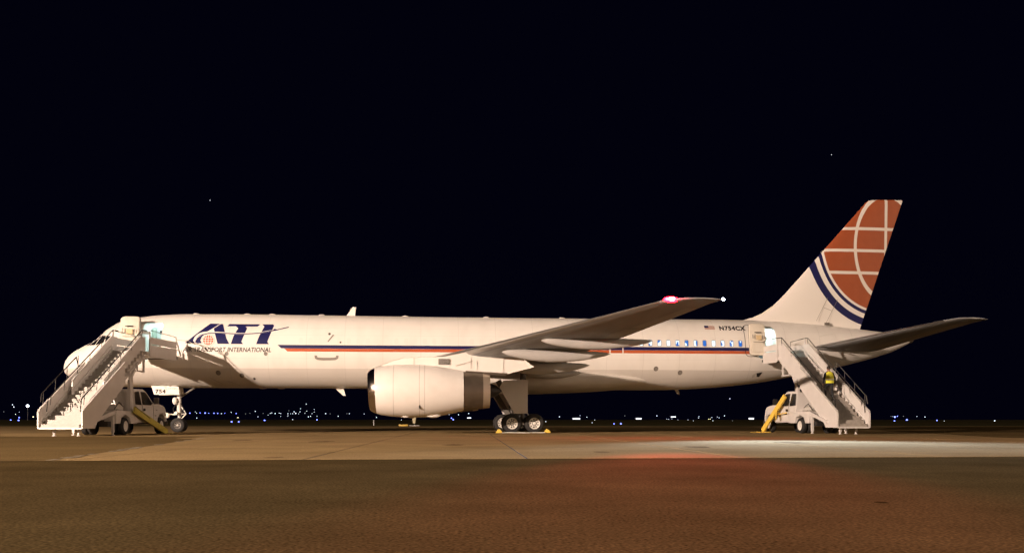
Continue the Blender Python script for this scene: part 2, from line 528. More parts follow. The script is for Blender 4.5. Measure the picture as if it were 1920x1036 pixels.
def strip(pts, w0, w1=None, n=14):
    """smooth ribbon polygon list along Catmull-Rom points"""
    w1 = w0 if w1 is None else w1
    Q = [pts[0]] + pts + [pts[-1]]
    c = []
    for i in range(1, len(Q) - 2):
        p0, p1, p2, p3 = [Vector(q) for q in Q[i - 1:i + 3]]
        for k in range(n):
            t = k / n
            c.append(0.5 * ((2 * p1) + (p2 - p0) * t + (2 * p0 - 5 * p1 + 4 * p2 - p3) * t * t + (3 * p1 - p0 - 3 * p2 + p3) * t ** 3))
    c.append(Vector(pts[-1]))
    L, Rr = [], []
    for i, p in enumerate(c):
        d = (c[min(i + 1, len(c) - 1)] - c[max(i - 1, 0)]).normalized()
        nn = Vector((-d.y, d.x)) * ((w0 + (w1 - w0) * i / (len(c) - 1)) / 2)
        L.append(p + nn); Rr.append(p - nn)
    return [[tuple(L[i]), tuple(L[i + 1]), tuple(Rr[i + 1]), tuple(Rr[i])] for i in range(len(c) - 1)]
def circ(cx, cz, r, n=20):
    return [(cx + r * math.cos(2 * math.pi * i / n), cz + r * math.sin(2 * math.pi * i / n)) for i in range(n)]
def lg(X, Y):          # logo drawing units -> (a, z)
    return 6.84 + (300 + X / 4.8 - 346) * .02781, 4.78 + (642 - 560 - Y / 4.8) * .0291
logo = decal("logo_lettering", [[lg(*p) for p in q] for q in (
    [(222, 398), (432, 220), (520, 220), (455, 268), (385, 312), (330, 345), (300, 398)],
    [(312, 388), (330, 352), (372, 322), (410, 306), (372, 340), (360, 372), (372, 398), (340, 402)],
    [(470, 265), (528, 222), (548, 222), (575, 300), (592, 352), (620, 404), (515, 404), (498, 350)],
    [(588, 244), (606, 222), (888, 222), (866, 244)],
    [(668, 244), (752, 244), (772, 262), (748, 330), (728, 384), (746, 404), (634, 404), (656, 330), (690, 262)],
    [(902, 222), (1002, 222), (1014, 234), (1000, 280), (962, 384), (978, 404), (862, 404), (884, 340), (926, 244)])], M_navy, AIR)
swo = [(305, 385), (315, 350), (350, 318), (410, 302), (520, 304), (700, 312), (860, 306), (980, 286), (1060, 268)]
decal("swoosh_gap", strip([lg(*p) for p in swo], .115, .07), M_white, logo, 0.010)
decal("swoosh", strip([lg(*p) for p in [(400, 318), (440, 309), (560, 309), (720, 314), (880, 305), (1000, 283), (1060, 270), (1150, 247)]], .045, .05), M_navy, logo, 0.014)
decal("swoosh_tail", [[lg(*p) for p in [(1020, 264), (1050, 270), (1100, 262), (1045, 276), (1000, 284)]]], M_navy, logo, 0.016)
gl = [lg(430, 372)]
decal("globe_disc", [circ(*gl[0], .36, 28)], M_white, logo, 0.012)
decal("globe", [circ(*gl[0], .27, 28)], M_orange, logo, 0.016)
gp = []
for k in (-1, 0, 1):
    gp += strip([(gl[0][0] - .27, gl[0][1] + k * .125), (gl[0][0] + .27, gl[0][1] + k * .125)], .03)
    gp += strip([(gl[0][0] + k * .09, gl[0][1] - .27), (gl[0][0] + k * .15, gl[0][1]), (gl[0][0] + k * .09, gl[0][1] + .27)], .03)
decal("globe_grid", gp, M_white, logo, 0.020)
decal("globe_ring", strip([(gl[0][0] + .33 * math.cos(R(t)), gl[0][1] + .33 * math.sin(R(t))) for t in range(0, 361, 20)], .022, n=2), M_fade, logo, 0.018)
text_decal("airline_title", "AIR TRANSPORT INTERNATIONAL", M_black_paint, AIR, lg(205, 0)[0], lg(998, 0)[0], lg(0, 474)[1], lg(0, 433)[1], shear=0.22, bold=0.015)
text_decal("registration", "N754CX", M_black_paint, AIR, 35.86, 37.36, 5.66, 5.93, bold=0.05, extend=1.15)
flag = decal("flag", [[(35.02, 5.72), (35.60, 5.70), (35.60, 5.92), (35.02, 5.94)]], mat("flag_white", (.62, .56, .5), .5), AIR)
decal("flag_canton", [[(35.02, 5.82), (35.26, 5.82), (35.26, 5.94), (35.02, 5.94)]], M_navy, flag, 0.009)
fs = []
for k in range(4):
    z0 = 5.725 + k * .056
    fs.append([(35.02 if z0 < 5.81 else 35.27, z0), (35.60, z0 - .012), (35.60, z0 + .012), (35.02 if z0 < 5.81 else 35.27, z0 + .024)])
decal("flag_stripes", fs, mat("flag_red", (.42, .12, .08), .5), flag, 0.009)

# cockpit panes
pn = [[(1.62, 4.70), (1.98, 5.16), (2.22, 5.17), (1.94, 4.68)], [(2.02, 4.68), (2.30, 5.17), (2.52, 5.17), (2.50, 4.78)],
      [(2.58, 4.80), (2.60, 5.16), (2.90, 5.12), (2.96, 4.90)]]
for i, q in enumerate(pn):
    o = decal("cockpit_window", [q], M_glass, AIR, 0.010, zstep=.06, astep=.1)
    decal("window_frame", strip(q + [q[0]], .045, n=1), M_grey_mark, o, 0.008)
o = decal("cockpit_window", [[(1.36, 4.66), (1.80, 5.10), (1.92, 5.14), (1.55, 4.69)]], M_glass, AIR, 0.010, zstep=.06, astep=.1)

# cabin windows, lit from inside
M_pane = bpy.data.materials.new("lit_cabin_window")
M_pane.use_nodes = True
nt = M_pane.node_tree
p = nt.nodes["Principled BSDF"]
tc = nt.nodes.new("ShaderNodeTexCoord")
no = nt.nodes.new("ShaderNodeTexNoise"); no.inputs["Scale"].default_value = 3.1; no.inputs["Detail"].default_value = 1.5
nt.links.new(tc.outputs["Object"], no.inputs["Vector"])
th = nt.nodes.new("ShaderNodeMapRange")
for i, v in ((1, .555), (2, .585), (3, 0.0), (4, 1.0)): th.inputs[i].default_value = v
nt.links.new(no.outputs[0], th.inputs[0])
ce = nmix(nt, th.outputs[0], (0.76, 0.90, 1.0), (0.02, 0.12, 0.45))
p.inputs["Base Color"].default_value = (.01, .012, .015, 1)
nt.links.new(ce, p.inputs["Emission Color"])
p.inputs["Emission Strength"].default_value = 0.95
p.inputs["Roughness"].default_value = 0.1
M_shade = mat("window_shade", (0.20, 0.27, 0.36), 0.5)
for i in range(12):
    a = 31.34 + i * .508
    z0, z1 = 4.73, 5.09
    q = rrect(a - .115, a + .115, z0, z1, .08, 4)
    o = decal("cabin_window", strip(q + [q[0]], .035, n=1), M_fade, AIR, 0.012)
    decal("window_pane", [q], M_pane, o, 0.008)
    decal("window_shade", [[(a - .09, z1 - .035), (a + .09, z1 - .035), (a + .07, z1 - .008), (a - .07, z1 - .008)]], M_shade, o, 0.013)
# faint outlines of plugged windows further forward, service panels, ports
def outline(name, a0, a1, z0, z1, r, m, w=.025, off=.006, parent=AIR):
    q = rrect(a0, a1, z0, z1, r, 4)
    return decal(name, strip(q + [q[0]], w, n=1), m, parent, off)
M_plug = mat("plug_paint", (0.765, 0.74, 0.705), 0.45)
for i in range(34):
    a = 12.9 + i * .508
    if 14.0 < a < 14.6: continue
    decal("window_plug", [rrect(a - .11, a + .11, 4.75, 5.07, .08, 3)], M_plug, AIR, 0.004)
outline("overwing_exit", 29.60, 30.32, 3.92, 4.78, .10, M_white, w=.06, off=.010)
h_ = strip([(13.70, 4.13), (13.80, 3.96), (14.72, 3.96), (14.83, 4.13)], .14, n=3)
decal("door_handle_recess", h_, M_grey_mark, AIR, 0.008)
for a, z, r in ((9.02, 4.20, .10), (11.06, 4.20, .10), (8.50, 3.20, .13), (9.72, 3.06, .12), (10.35, 2.90, .07), (32.2, 3.50, .13), (33.58, 3.30, .13), (30.98, 2.88, .13), (14.4, 5.30, .07), (15.0, 4.84, .05)):
    o = decal("port", [circ(a, z, r, 16)], M_port, AIR, 0.008)
    decal("port_cover", [circ(a + .02, z - .01, r * .62, 14)], M_grey_mark if r > .09 else M_dark, o, 0.011)
decal("vent_scoop", [[(14.30, 4.88), (14.36, 4.86), (14.66, 5.24), (14.58, 5.26)]], M_grey_mark, AIR, 0.02)
for (a0, z0, a1, z1) in ((8.0, 2.95, 8.6, 2.62), (8.9, 2.78, 9.5, 2.56)):
    decal("service_line", strip([(a0, z0), (a1, z1)], .03), M_fade, AIR, 0.006)
decal("aft_vent", [[(38.02, 3.30), (38.36, 3.36), (38.24, 3.10), (38.10, 3.10)]], M_dark, AIR, 0.010)
decal("aft_vent", [[(37.80, 3.22), (37.98, 3.30), (37.96, 3.12), (37.84, 3.02)]], M_fade, AIR, 0.010)
decal("aft_hatch", strip([(41.6, 5.36), (42.0, 5.47), (42.5, 5.52)], .05), M_rim, AIR, 0.010)
decal("aft_hatch", strip([(42.6, 5.55), (42.62, 5.30)], .04), M_rim, AIR, 0.010)

# blades, masts and bumps
def blade(name, pts, th, m=M_white):
    MB().prism(pts, lambda u, w, t: P(u, t, w), -th, th).build(name, m, AIR)
blade("antenna", [(15.12, 6.40), (15.50, 6.95), (15.68, 6.92), (15.62, 6.40)], .025)
blade("antenna", [(14.50, 2.46), (14.98, 2.46), (15.12, 2.02), (14.98, 2.02)], .025)
blade("drain_mast", [(33.60, 2.46), (33.86, 2.46), (33.96, 2.12), (33.84, 2.12)], .03)
for a in (7.0, 9.75, 11.1, 13.8, 18.4, 22.9, 27.2):
    MB().sphere(P(a, 0, top_f(a)), .16, 10, 6, (1.2, .5, .38)).build("beacon_dome", M_white, AIR, 60)
for a in (10.6, 11.6):
    MB().sphere(P(a, 0, bot_f(a)), .14, 10, 6, (1.6, .6, .3)).build("belly_fairing", M_white, AIR, 60)

# --- cabin entrances ------------------------------------------------------------------------
def lamp(name, loc, power, color, parent, radius=.1, kind='POINT'):
    d = bpy.data.lights.new(name, kind)
    d.energy = power; d.color = color; d.shadow_soft_size = radius
    o = bpy.data.objects.new(name, d)
    col.objects.link(o); o.parent = parent; o.location = loc
    return o
M_tube = emit("cabin_tube_light", (0.85, 1.0, 0.97), 3)
for i, (a0, a1, z0, z1) in enumerate(DOORS):
    MB().box(a0 + .1, a1 - .1, -.3, .5, z1 - .06, z1 - .02).build("entrance_light", M_tube, AIR)
    lamp("entrance_lamp", P((a0 + a1) / 2 + .1, .35, z1 - .35), 8 if i == 0 else 18, (0.88, 1.0, 0.97), AIR)
    MB().box(a0 + .02, a1 - .02, -.3, .1, z0 + .002, z0 + .008).build("entrance_mat", M_dark, AIR)
mb = MB()
mb.path([P(5.05, -.55, 5.65), P(5.14, -.55, 5.60), P(5.22, -.55, 5.45), P(5.24, -.55, 5.28), P(5.16, -.55, 5.12)], .035)
mb.box(4.92, 5.06, .50, .56, 5.42, 5.60).box(5.04, 5.14, .50, .56, 4.90, 5.12).box(4.90, 5.12, .40, .56, 4.62, 4.88)
mb.box(5.30, 5.42, .42, .56, 4.74, 5.05)
mb.build("crew_seat", mat("seat_navy", (.01, .012, .02), .7), AIR)
MB().box(4.62, 4.72, .10, .66, 4.1, 5.7).build("galley_panel", mat("galley_green", (.34, .45, .38), .5), AIR)
mb = MB().box(38.35, 38.95, .45, .6, 4.12, 5.0).box(38.3, 39.0, .40, .62, 5.0, 5.04)
mb.build("galley_cart", mat("cart_grey", (.12, .13, .14), .5), AIR)

def plug_door(ac, zc_, w, hgt, b0, label_detail):
    """open plug door swung forward, inner lining facing out"""
    def pt(u, w_, t):
        z = zc_ + w_
        bow = fus_b(DOORS[0][0] if ac < 20 else 38.3, min(z, 6.2)) - 1.55
        return P(ac + u, b0 + .5 * bow + t, z)
    poly = rrect(-w / 2, w / 2, -hgt / 2, hgt / 2, .2, 5)
    rg = []
    for sc, t in ((.97, 0), (1.0, .03), (1.0, .14), (.95, .19)):
        rg.append([pt(u * sc, v * sc, t) for u, v in poly])
    d = MB().loft(rg).build("entry_door", mat("door_lining", (0.74, 0.69, 0.60), .45, var=.06, vscale=4), AIR, 50)
    sl = MB()
    op = [pt(u * 1.012, v * 1.012, .06) for u, v in poly]; ip = [pt(u * 1.012, v * 1.012, .10) for u, v in poly]
    n_ = len(poly)
    sl.add(op + ip, [(i, (i + 1) % n_, n_ + (i + 1) % n_, n_ + i) for i in range(n_)]).build("door_seal", M_dark, d)
    def flat(name, u0, u1, w0, w1, t0, t1, m):
        vs_ = []
        MB().add([pt(u, w_, t) for u in (u0, u1) for w_ in (w0, w1) for t in (t0, t1)], [(0, 1, 3, 2), (4, 6, 7, 5), (0, 4, 5, 1), (2, 3, 7, 6), (0, 2, 6, 4), (1, 5, 7, 3)]).build(name, m, d)
    flat("slide_pack", -w * .36, w * .36, -hgt * .40, -hgt * .12, .19, .27, mat("slide_cover", (.66, .62, .54), .6))
    flat("door_handle", -w * .2, w * .22, hgt * .20, hgt * .225, .195, .23, M_dark)
    flat("inner_panel", -w * .12, w * .2, -hgt * .02, hgt * .13, .195, .215, mat("door_panel_ochre", (.62, .48, .28), .6))
    flat("strap", w * .26, w * .30, hgt * .02, hgt * .13, .195, .22, M_grey_mark)
    flat("assist_grip", -w * .34, -w * .30, hgt * .03, hgt * .15, .195, .23, M_grey_mark)
    flat("sill_strip", -w * .3, w * .3, -hgt * .09, -hgt * .075, .195, .215, M_grey_mark)
    MB().beam(P(ac + w * .5, b0 + .0, zc_ + .1), P(ac + w * .5 + .32, b0 - .75, zc_ + .1), .1, .16).build("hinge_arm", M_gear, d)
plug_door(4.13, 5.19, 1.00, 1.86, 2.25, "")
plug_door(37.83, 5.13, .92, 1.80, 1.86, "")
outline("door_surround", 37.22, 38.02, 4.2, 6.0, .25, M_dark, w=.03, off=.006)

# --- wings ----------------------------------------------------------------------------------
def airfoil(n=15, camber=0.015):
    up, lo = [], []
    for i in range(n):
        x = 0.5 * (1 - math.cos(math.pi * i / (n - 1)))
        t = 5 * (.2969 * math.sqrt(x) - .1260 * x - .3516 * x * x + .2843 * x ** 3 - .1015 * x ** 4)
        c = camber * 4 * x * (1 - x)
        up.append((x, c, t)); lo.append((x, c, -t))
    return lo[::-1] + up[1:]
AF = airfoil()
def surface(name, secs, m, parent, sgn):
    """secs: (b, leading edge a, leading z, trailing a, trailing z, thickness ratio)"""
    rg = []
    for b, la, lz, ta, tz, tr in secs:
        ch = ta - la
        rg.append([P(la + x * ch, sgn * b, lz + (tz - lz) * x + (c + t * tr) * ch) for x, c, t in AF])
    return MB().loft(rg).build(name, m, parent, 40)
# wing paint with bare leading edge and flap panel lines
M_wing = mat("wing_grey", (0.235, 0.245, 0.262), 0.5, var=0.16, vscale=1.0, stretch=(1.5, 0.25, 1.0))
M_lead = mat("bare_leading_edge", (0.42, 0.40, 0.38), 0.32, metal=0.8)
M_flap = mat("flap_paint", (0.31, 0.32, 0.335), 0.5, var=0.1, vscale=1.5)
WSEC = [(0.6, 17.9, 3.40, 27.0, 3.36, .125), (1.9, 18.74, 3.54, 27.0, 3.47, .125), (4.2, 20.1, 3.78, 26.85, 3.64, .118), (6.5, 21.45, 4.02, 26.85, 3.80, .108), (9, 22.95, 4.26, 27.55, 4.06, .10),
        (12, 24.78, 4.56, 28.5, 4.40, .096), (15.5, 26.92, 4.91, 29.6, 4.78, .092), (18.2, 28.55, 5.19, 30.45, 5.10, .09), (18.6, 28.88, 5.22, 30.62, 5.15, .085), (18.9, 29.35, 5.24, 30.74, 5.18, .07), (19.05, 29.95, 5.24, 30.80, 5.20, .05)]
def wing_at(b, fx):
    for s0, s1 in zip(WSEC, WSEC[1:]):
        if s0[0] <= b <= s1[0]:
            t = (b - s0[0]) / (s1[0] - s0[0])
            v = [p0 + (p1 - p0) * t for p0, p1 in zip(s0, s1)]
            _, la, lz, ta, tz, tr = v
            ch = ta - la
            tt = 5 * (.2969 * math.sqrt(fx) - .1260 * fx - .3516 * fx * fx + .2843 * fx ** 3 - .1015 * fx ** 4) * tr
            return la + fx * ch, lz + (tz - lz) * fx + (.06 * fx * (1 - fx) - tt) * ch
M_canoe = mat('fairing_grey', (0.43, 0.42, 0.41), 0.42, var=.08, vscale=1.5)
def canoe(name, parent, sgn, a0, a1, b, z0, z1, hw, hh):
    rg = []
    N = 22
    for i in range(N + 1):
        t = i / N
        e = max(0.004, math.sin(math.pi * t ** 0.85) ** 0.62 if 0 < t < 1 else 0.004)
        zc_ = z0 + (z1 - z0) * t - hh * .55 * math.sin(math.pi * t)
        rg.append([P(a0 + (a1 - a0) * t, sgn * (b + hw * e * math.cos(q)), zc_ + hh * e * math.sin(q)) for q in [2 * math.pi * k / 16 for k in range(16)]])
    MB().loft(rg).build(name, M_canoe, parent, 50)
for sgn in (1, -1):
    w = surface("wing", WSEC, M_wing, AIR, sgn)
    # bare leading edge strip, lower surface flap and aileron lines
    rg = []
    for b, la, lz, ta, tz, tr in WSEC[1:8]:
        ch = ta - la
        pts = []
        for fx, sg in ((.055, 1), (.02, 1), (.004, 1), (0, 1), (.004, -1), (.02, -1), (.045, -1)):
            t_ = 5 * (.2969 * math.sqrt(fx) - .1260 * fx - .3516 * fx * fx) * tr * sg
            pts.append(P(la + fx * ch - .012, sgn * b, lz + (tz - lz) * fx + (.06 * fx + t_ * 1.03) * ch))
        rg.append(pts)
    mb = MB()
    n = len(rg[0])
    mb.add([p_ for r_ in rg for p_ in r_], [(j * n + i, j * n + i + 1, (j + 1) * n + i + 1, (j + 1) * n + i) for j in range(len(rg) - 1) for i in range(n - 1)])
    mb.build("slat", M_lead, w, 60)
    def lower_panel(name, b0, b1, f0, f1, m, off=.012, n=8):
        vs_ = []
        for i in range(n + 1):
            b = b0 + (b1 - b0) * i / n
            for k in range(4):
                a, z = wing_at(b, f0 + (f1 - f0) * k / 3)
                vs_.append(P(a, sgn * b, z - off))
        MB().add(vs_, [(i * 4 + k, i * 4 + k + 1, i * 4 + k + 5, i * 4 + k + 4) for i in range(n) for k in range(3)]).build(name, m, w, 60)
    lower_panel("flap", 2.2, 6.3, .74, .985, M_flap)
    lower_panel("flap", 6.7, 13.6, .74, .985, M_flap)
    lower_panel("aileron", 13.9, 17.6, .76, .985, M_flap)
    lower_panel("krueger_panel", 7.2, 18.0, .055, .17, M_flap, .010)
    canoe("flap_fairing", w, sgn, 24.75, 29.85, 11.4, 4.24, 4.24, .20, .26)
    canoe("flap_fairing", w, sgn, 23.15, 28.35, 9.0, 3.88, 3.82, .22, .29)
    canoe("flap_fairing", w, sgn, 22.9, 28.0, 5.0, 3.53, 3.50, .24, .32)
    canoe("flap_fairing", w, sgn, 24.4, 27.9, 2.75, 3.32, 3.22, .24, .26)
    # tip lamps
    MB().sphere(P(28.93, sgn * 18.62, 5.23), .16, 12, 8, (1.9, .8, .7)).build("position_light", emit("red_lens" if sgn > 0 else "green_lens", (1.0, .004, .010) if sgn > 0 else (.02, 1, .2), 30 if sgn > 0 else 5), w, 60)
    MB().sphere(P(28.93, sgn * 18.70, 5.24), .085, 10, 6, (1.6, .9, .8)).build("lamp_filament", emit("red_core" if sgn > 0 else "green_core", (1, .75, .8) if sgn > 0 else (.8, 1, .85), 30), w, 60)
    MB().sphere(P(30.84, sgn * 18.98, 5.21), .055, 10, 6).build("tail_light", emit("white_lens", (.92, .95, 1), 40), w, 60)

# wing-to-body fairing
rg = []
for i in range(25):
    t = i / 24
    a = 17.4 + 14.8 * t
    e = max(.02, math.sin(math.pi * min(1, max(0, t))) ** 0.75)
    zc_ = 3.0; w_ = 1.10 + .95 * e; zb = 2.62 - .50 * e; zt = 3.0 + .5 * e
    rg.append([P(a, w_ * math.cos(q) * (abs(math.cos(q)) ** -.15 if abs(math.cos(q)) > .01 else 1), zc_ + (zt - zc_ if math.sin(q) > 0 else zc_ - zb) * math.copysign(abs(math.sin(q)) ** .8, math.sin(q))) for q in [2 * math.pi * k / 40 for k in range(40)]])
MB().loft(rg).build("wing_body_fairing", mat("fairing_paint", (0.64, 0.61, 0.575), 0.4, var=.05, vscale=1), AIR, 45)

# --- engines --------------------------------------------------------------------------------
M_nac = bpy.data.materials.new("nacelle_paint"); M_nac.use_nodes = True
nt = M_nac.node_tree; p = nt.nodes["Principled BSDF"]; p.inputs["Roughness"].default_value = .36
tc = nt.nodes.new("ShaderNodeTexCoord"); sp = nt.nodes.new("ShaderNodeSeparateXYZ"); nt.links.new(tc.outputs["Object"], sp.inputs[0])
c_ = WHITE
s_ = None
for a in (18.05, 19.30, 19.55):
    g = nmath(nt, 'LESS_THAN', nmath(nt, 'ABSOLUTE', nmath(nt, 'SUBTRACT', sp.outputs[0], a)), .012)
    s_ = g if s_ is None else nmath(nt, 'ADD', s_, g)
nn_ = nt.nodes.new("ShaderNodeTexNoise"); nn_.inputs["Scale"].default_value = 1.6; nn_.inputs["Detail"].default_value = 6
nt.links.new(tc.outputs["Object"], nn_.inputs["Vector"])
dd = nt.nodes.new("ShaderNodeMapRange")
for i, v in ((1, .45), (2, .8), (3, 0.0), (4, 0.2)): dd.inputs[i].default_value = v
nt.links.new(nn_.outputs[0], dd.inputs[0])
c_ = nmix(nt, dd.outputs[0], c_, (.52, .46, .40))
c_ = nmix(nt, nmath(nt, 'MULTIPLY', s_, .6), c_, (.3, .27, .24))
nt.links.new(c_, p.inputs["Base Color"])
for sgn in (1, -1):
    B = 6.5 * sgn
    zc_ = 2.12
    ax, dr = P(0, B, zc_), (1, 0, 0)
    def tilt(me):
        for v in me.vertices:
            v.co.x += (v.co.z - zc_) * -.055 * max(0, min(1, (18.4 - v.co.x) / 1.6))
    outer = [(17.16, 1.135), (17.4, 1.195), (17.8, 1.255), (18.4, 1.293), (19.0, 1.298), (19.6, 1.275), (20.3, 1.20), (20.9, 1.10), (21.44, .995), (21.44, .95), (20.6, .95)]
    me = MB().lathe(outer, ax, dr, 56).mesh("engine_nacelle", 40); tilt(me)
    nac = link("engine_nacelle", me, M_nac, AIR)
    me = MB().lathe([(17.162, 1.137), (17.0, 1.075), (16.88, 1.005), (16.82, .95), (16.84, .90), (16.95, .865), (17.15, .86)], ax, dr, 56).mesh("intake_lip", 60); tilt(me)
    link("intake_lip", me, M_chrome, nac)
    me = MB().lathe([(17.14, .862), (17.5, .90), (18.2, .96), (18.2, .3), (17.8, .26), (17.5, .15), (17.4, .01)], ax, dr, 40).mesh("intake_duct", 50); tilt(me)
    link("intake_duct", me, M_dark, nac)
    mb = MB()
    for k in range(22):
        q = 2 * math.pi * k / 22
        d0 = Vector((0, math.cos(q), math.sin(q))); d1 = Vector((0, math.cos(q + .2), math.sin(q + .2)))
        mb.add([ax + Vector((17.9, 0, 0)) + d0 * .28, ax + Vector((17.9, 0, 0)) + d0 * .93, ax + Vector((18.08, 0, 0)) + d1 * .93, ax + Vector((18.08, 0, 0)) + d1 * .28], [(0, 1, 2, 3)])
    mb.build("fan_blades", M_steel, nac)
    MB().lathe([(21.3, .955), (21.6, .945), (22.0, .92), (22.40, .885)], ax, dr, 48).build("exhaust_sleeve", M_exhaust, nac, 60)
    MB().lathe([(22.395, .893), (22.55, .868), (22.74, .838), (22.72, .80), (22.3, .80)], ax, dr, 48).build("exhaust_rim", M_exhaust_rim, nac, 50)
    MB().lathe([(22.3, .80), (22.1, .5), (22.6, .42), (23.1, .26), (23.35, .02)], ax, dr, 32).build("exhaust_cone", M_dark, nac, 50)
    # pylon
    pp = [(17.30, 3.33), (17.9, 3.56), (18.5, 3.735), (20.4, 3.79), (21.6, 4.02), (24.2, 3.86), (24.93, 3.30), (23.46, 2.91), (22.0, 3.05), (21.3, 3.0), (19.5, 3.25), (18.2, 3.28)]
    mb = MB()
    n = len(pp)
    vs_ = []
    for t, sc in ((-.20, .90), (-.24, 1.0), (.24, 1.0), (.20, .90)):
        cxx = sum(q[0] for q in pp) / n; czz = sum(q[1] for q in pp) / n
        k_ = .035 if sc < 1 else 0
        vs_.append([P(u + (cxx - u) * k_, B + t, w_ + (czz - w_) * k_) for u, w_ in pp])
    mb.loft(vs_)
    py = mb.build("engine_pylon", M_white, AIR)
    if True:
        b_ = B + .262 * sgn
        gr = MB().box(20.22, 20.76, -b_ - .002, -b_ + .002, 3.40, 3.68)
        gr.build("louvre_recess", M_dark, py)
        mb = MB()
        for k in range(11):
            mb.box(20.25 + k * .047, 20.268 + k * .047, -b_ - .012, -b_ + .004, 3.41, 3.67)
        mb.build("louvre", M_fade, py)
        for (u0, w0, u1, w1) in ((19.0, 3.30, 19.0, 3.73), (21.05, 3.35, 21.9, 3.58), (22.1, 3.12, 22.1, 3.6), (23.4, 3.0, 23.4, 3.7), (21.8, 3.2, 21.8, 3.75)):
            MB().beam(P(u0, B + sgn * .243, w0), P(u1, B + sgn * .243, w1), .012, .02).build("panel_line", M_fade, py)
        mb = MB().prism([(21.55, 2.98), (21.55, 3.10), (23.6, 2.99), (23.5, 2.86)], lambda u, w_, t: P(u, B + t, w_), -.18, .27)
        mb.build("heat_shield", M_exhaust, py)
    MB().box(19.28, 19.33, -(B + sgn * 1.0) - .06, -(B + sgn * 1.0) + .06, 1.22, 1.46).build("drain_slot", M_dark, nac)
    mb = MB().sphere(P(18.62, B + sgn * .25, .86), .17, 10, 6, (1.2, .5, .4)); mb.build("drain_scoop", M_white, nac, 50)
    mb = MB().sphere(P(19.95, B + sgn * .2, .90), .28, 10, 6, (1.4, .5, .35)); mb.build("drain_scoop", M_white, nac, 50)

# --- tail -----------------------------------------------------------------------------------
M_fin = bpy.data.materials.new("globe_tail_paint"); M_fin.use_nodes = True
nt = M_fin.node_tree; p = nt.nodes["Principled BSDF"]; p.inputs["Roughness"].default_value = .4
tc = nt.nodes.new("ShaderNodeTexCoord"); sp = nt.nodes.new("ShaderNodeSeparateXYZ"); nt.links.new(tc.outputs["Object"], sp.inputs[0])
dx = nmath(nt, 'SUBTRACT', sp.outputs[0], 46.08); dz = nmath(nt, 'SUBTRACT', sp.outputs[2], 10.68)
rr = nmath(nt, 'SQRT', nmath(nt, 'ADD', nmath(nt, 'MULTIPLY', dx, dx), nmath(nt, 'MULTIPLY', dz, dz)))
el = nmath(nt, 'SQRT', nmath(nt, 'ADD', nmath(nt, 'POWER', nmath(nt, 'ABSOLUTE', nmath(nt, 'DIVIDE', dx, 1.875)), 2), nmath(nt, 'POWER', nmath(nt, 'ABSOLUTE', nmath(nt, 'DIVIDE', dz, 2.98)), 2)))
ln = nmath(nt, 'LESS_THAN', nmath(nt, 'ABSOLUTE', nmath(nt, 'SUBTRACT', el, 1)), .047)
ln = nmath(nt, 'MAXIMUM', ln, nmath(nt, 'LESS_THAN', nmath(nt, 'ABSOLUTE', dx), .085))
for zz in (11.70, 10.44, 9.16):
    ln = nmath(nt, 'MAXIMUM', ln, nmath(nt, 'LESS_THAN', nmath(nt, 'ABSOLUTE', nmath(nt, 'SUBTRACT', sp.outputs[2], zz)), .085))
fo = nt.nodes.new("ShaderNodeTexNoise"); fo.inputs["Scale"].default_value = 2.5; fo.inputs["Detail"].default_value = 5
nt.links.new(tc.outputs["Object"], fo.inputs["Vector"])
og = nmix(nt, fo.outputs[0], (0.29, 0.068, 0.024), (0.37, 0.092, 0.034))
inside = nmix(nt, ln, og, (0.72, 0.67, 0.62))
c_ = nmix(nt, nmath(nt, 'LESS_THAN', rr, 3.72), (0.78, 0.75, 0.71), inside)
c_ = nmix(nt, nmath(nt, 'ADD', nband(nt, rr, 3.86, 4.05), nband(nt, rr, 4.32, 4.72)), c_, NAVY)
nt.links.new(c_, p.inputs["Base Color"])
def te(z): return 44.54 + (z - 5.91) * .3436
rg = []
for z, la, tr in ((5.7, 36.6, .03), (6.2, 37.0, .03), (6.38, 37.6, .035), (6.55, 38.2, .05), (6.79, 38.75, .065), (7.25, 39.42, .085), (8.0, 40.18, .10), (10, 41.98, .098), (13.2, 44.86, .095), (13.34, 45.02, .085), (13.40, 45.35, .05)):
    ch = te(z) - la
    rg.append([P(la + x_ * ch, t * tr * ch, z) for x_, c, t in airfoil(15, 0)])
fin = MB().loft(rg).build("tail_fin", M_fin, AIR, 40)
def fin_b(a, z):
    la = spline([(5.7, 36.6), (6.38, 37.6), (6.79, 38.75), (7.25, 39.42), (8.0, 40.18), (10, 41.98), (13.2, 44.86)])(z)
    x_ = min(.99, max(.01, (a - la) / (te(z) - la)))
    return 5 * (.2969 * math.sqrt(x_) - .1260 * x_ - .3516 * x_ ** 2 + .2843 * x_ ** 3 - .1015 * x_ ** 4) * .095 * (te(z) - la)
decal("service_ladder", strip([(41.85, 6.35), (42.55, 7.7)], .022) + strip([(42.45, 6.25), (43.15, 7.6)], .022) + strip([(42.3, 7.12), (42.8, 6.95)], .022), M_grey_mark, fin, .012, surf=fin_b)
MB().box(42.35, 42.62, -.30, -.22, 6.12, 6.26).build("fin_fitting", M_port, fin)
M_stab = mat("stabilizer_grey", (0.28, 0.285, 0.295), 0.45, metal=.0, var=0.25, vscale=1.3, stretch=(1.5, .3, 1))
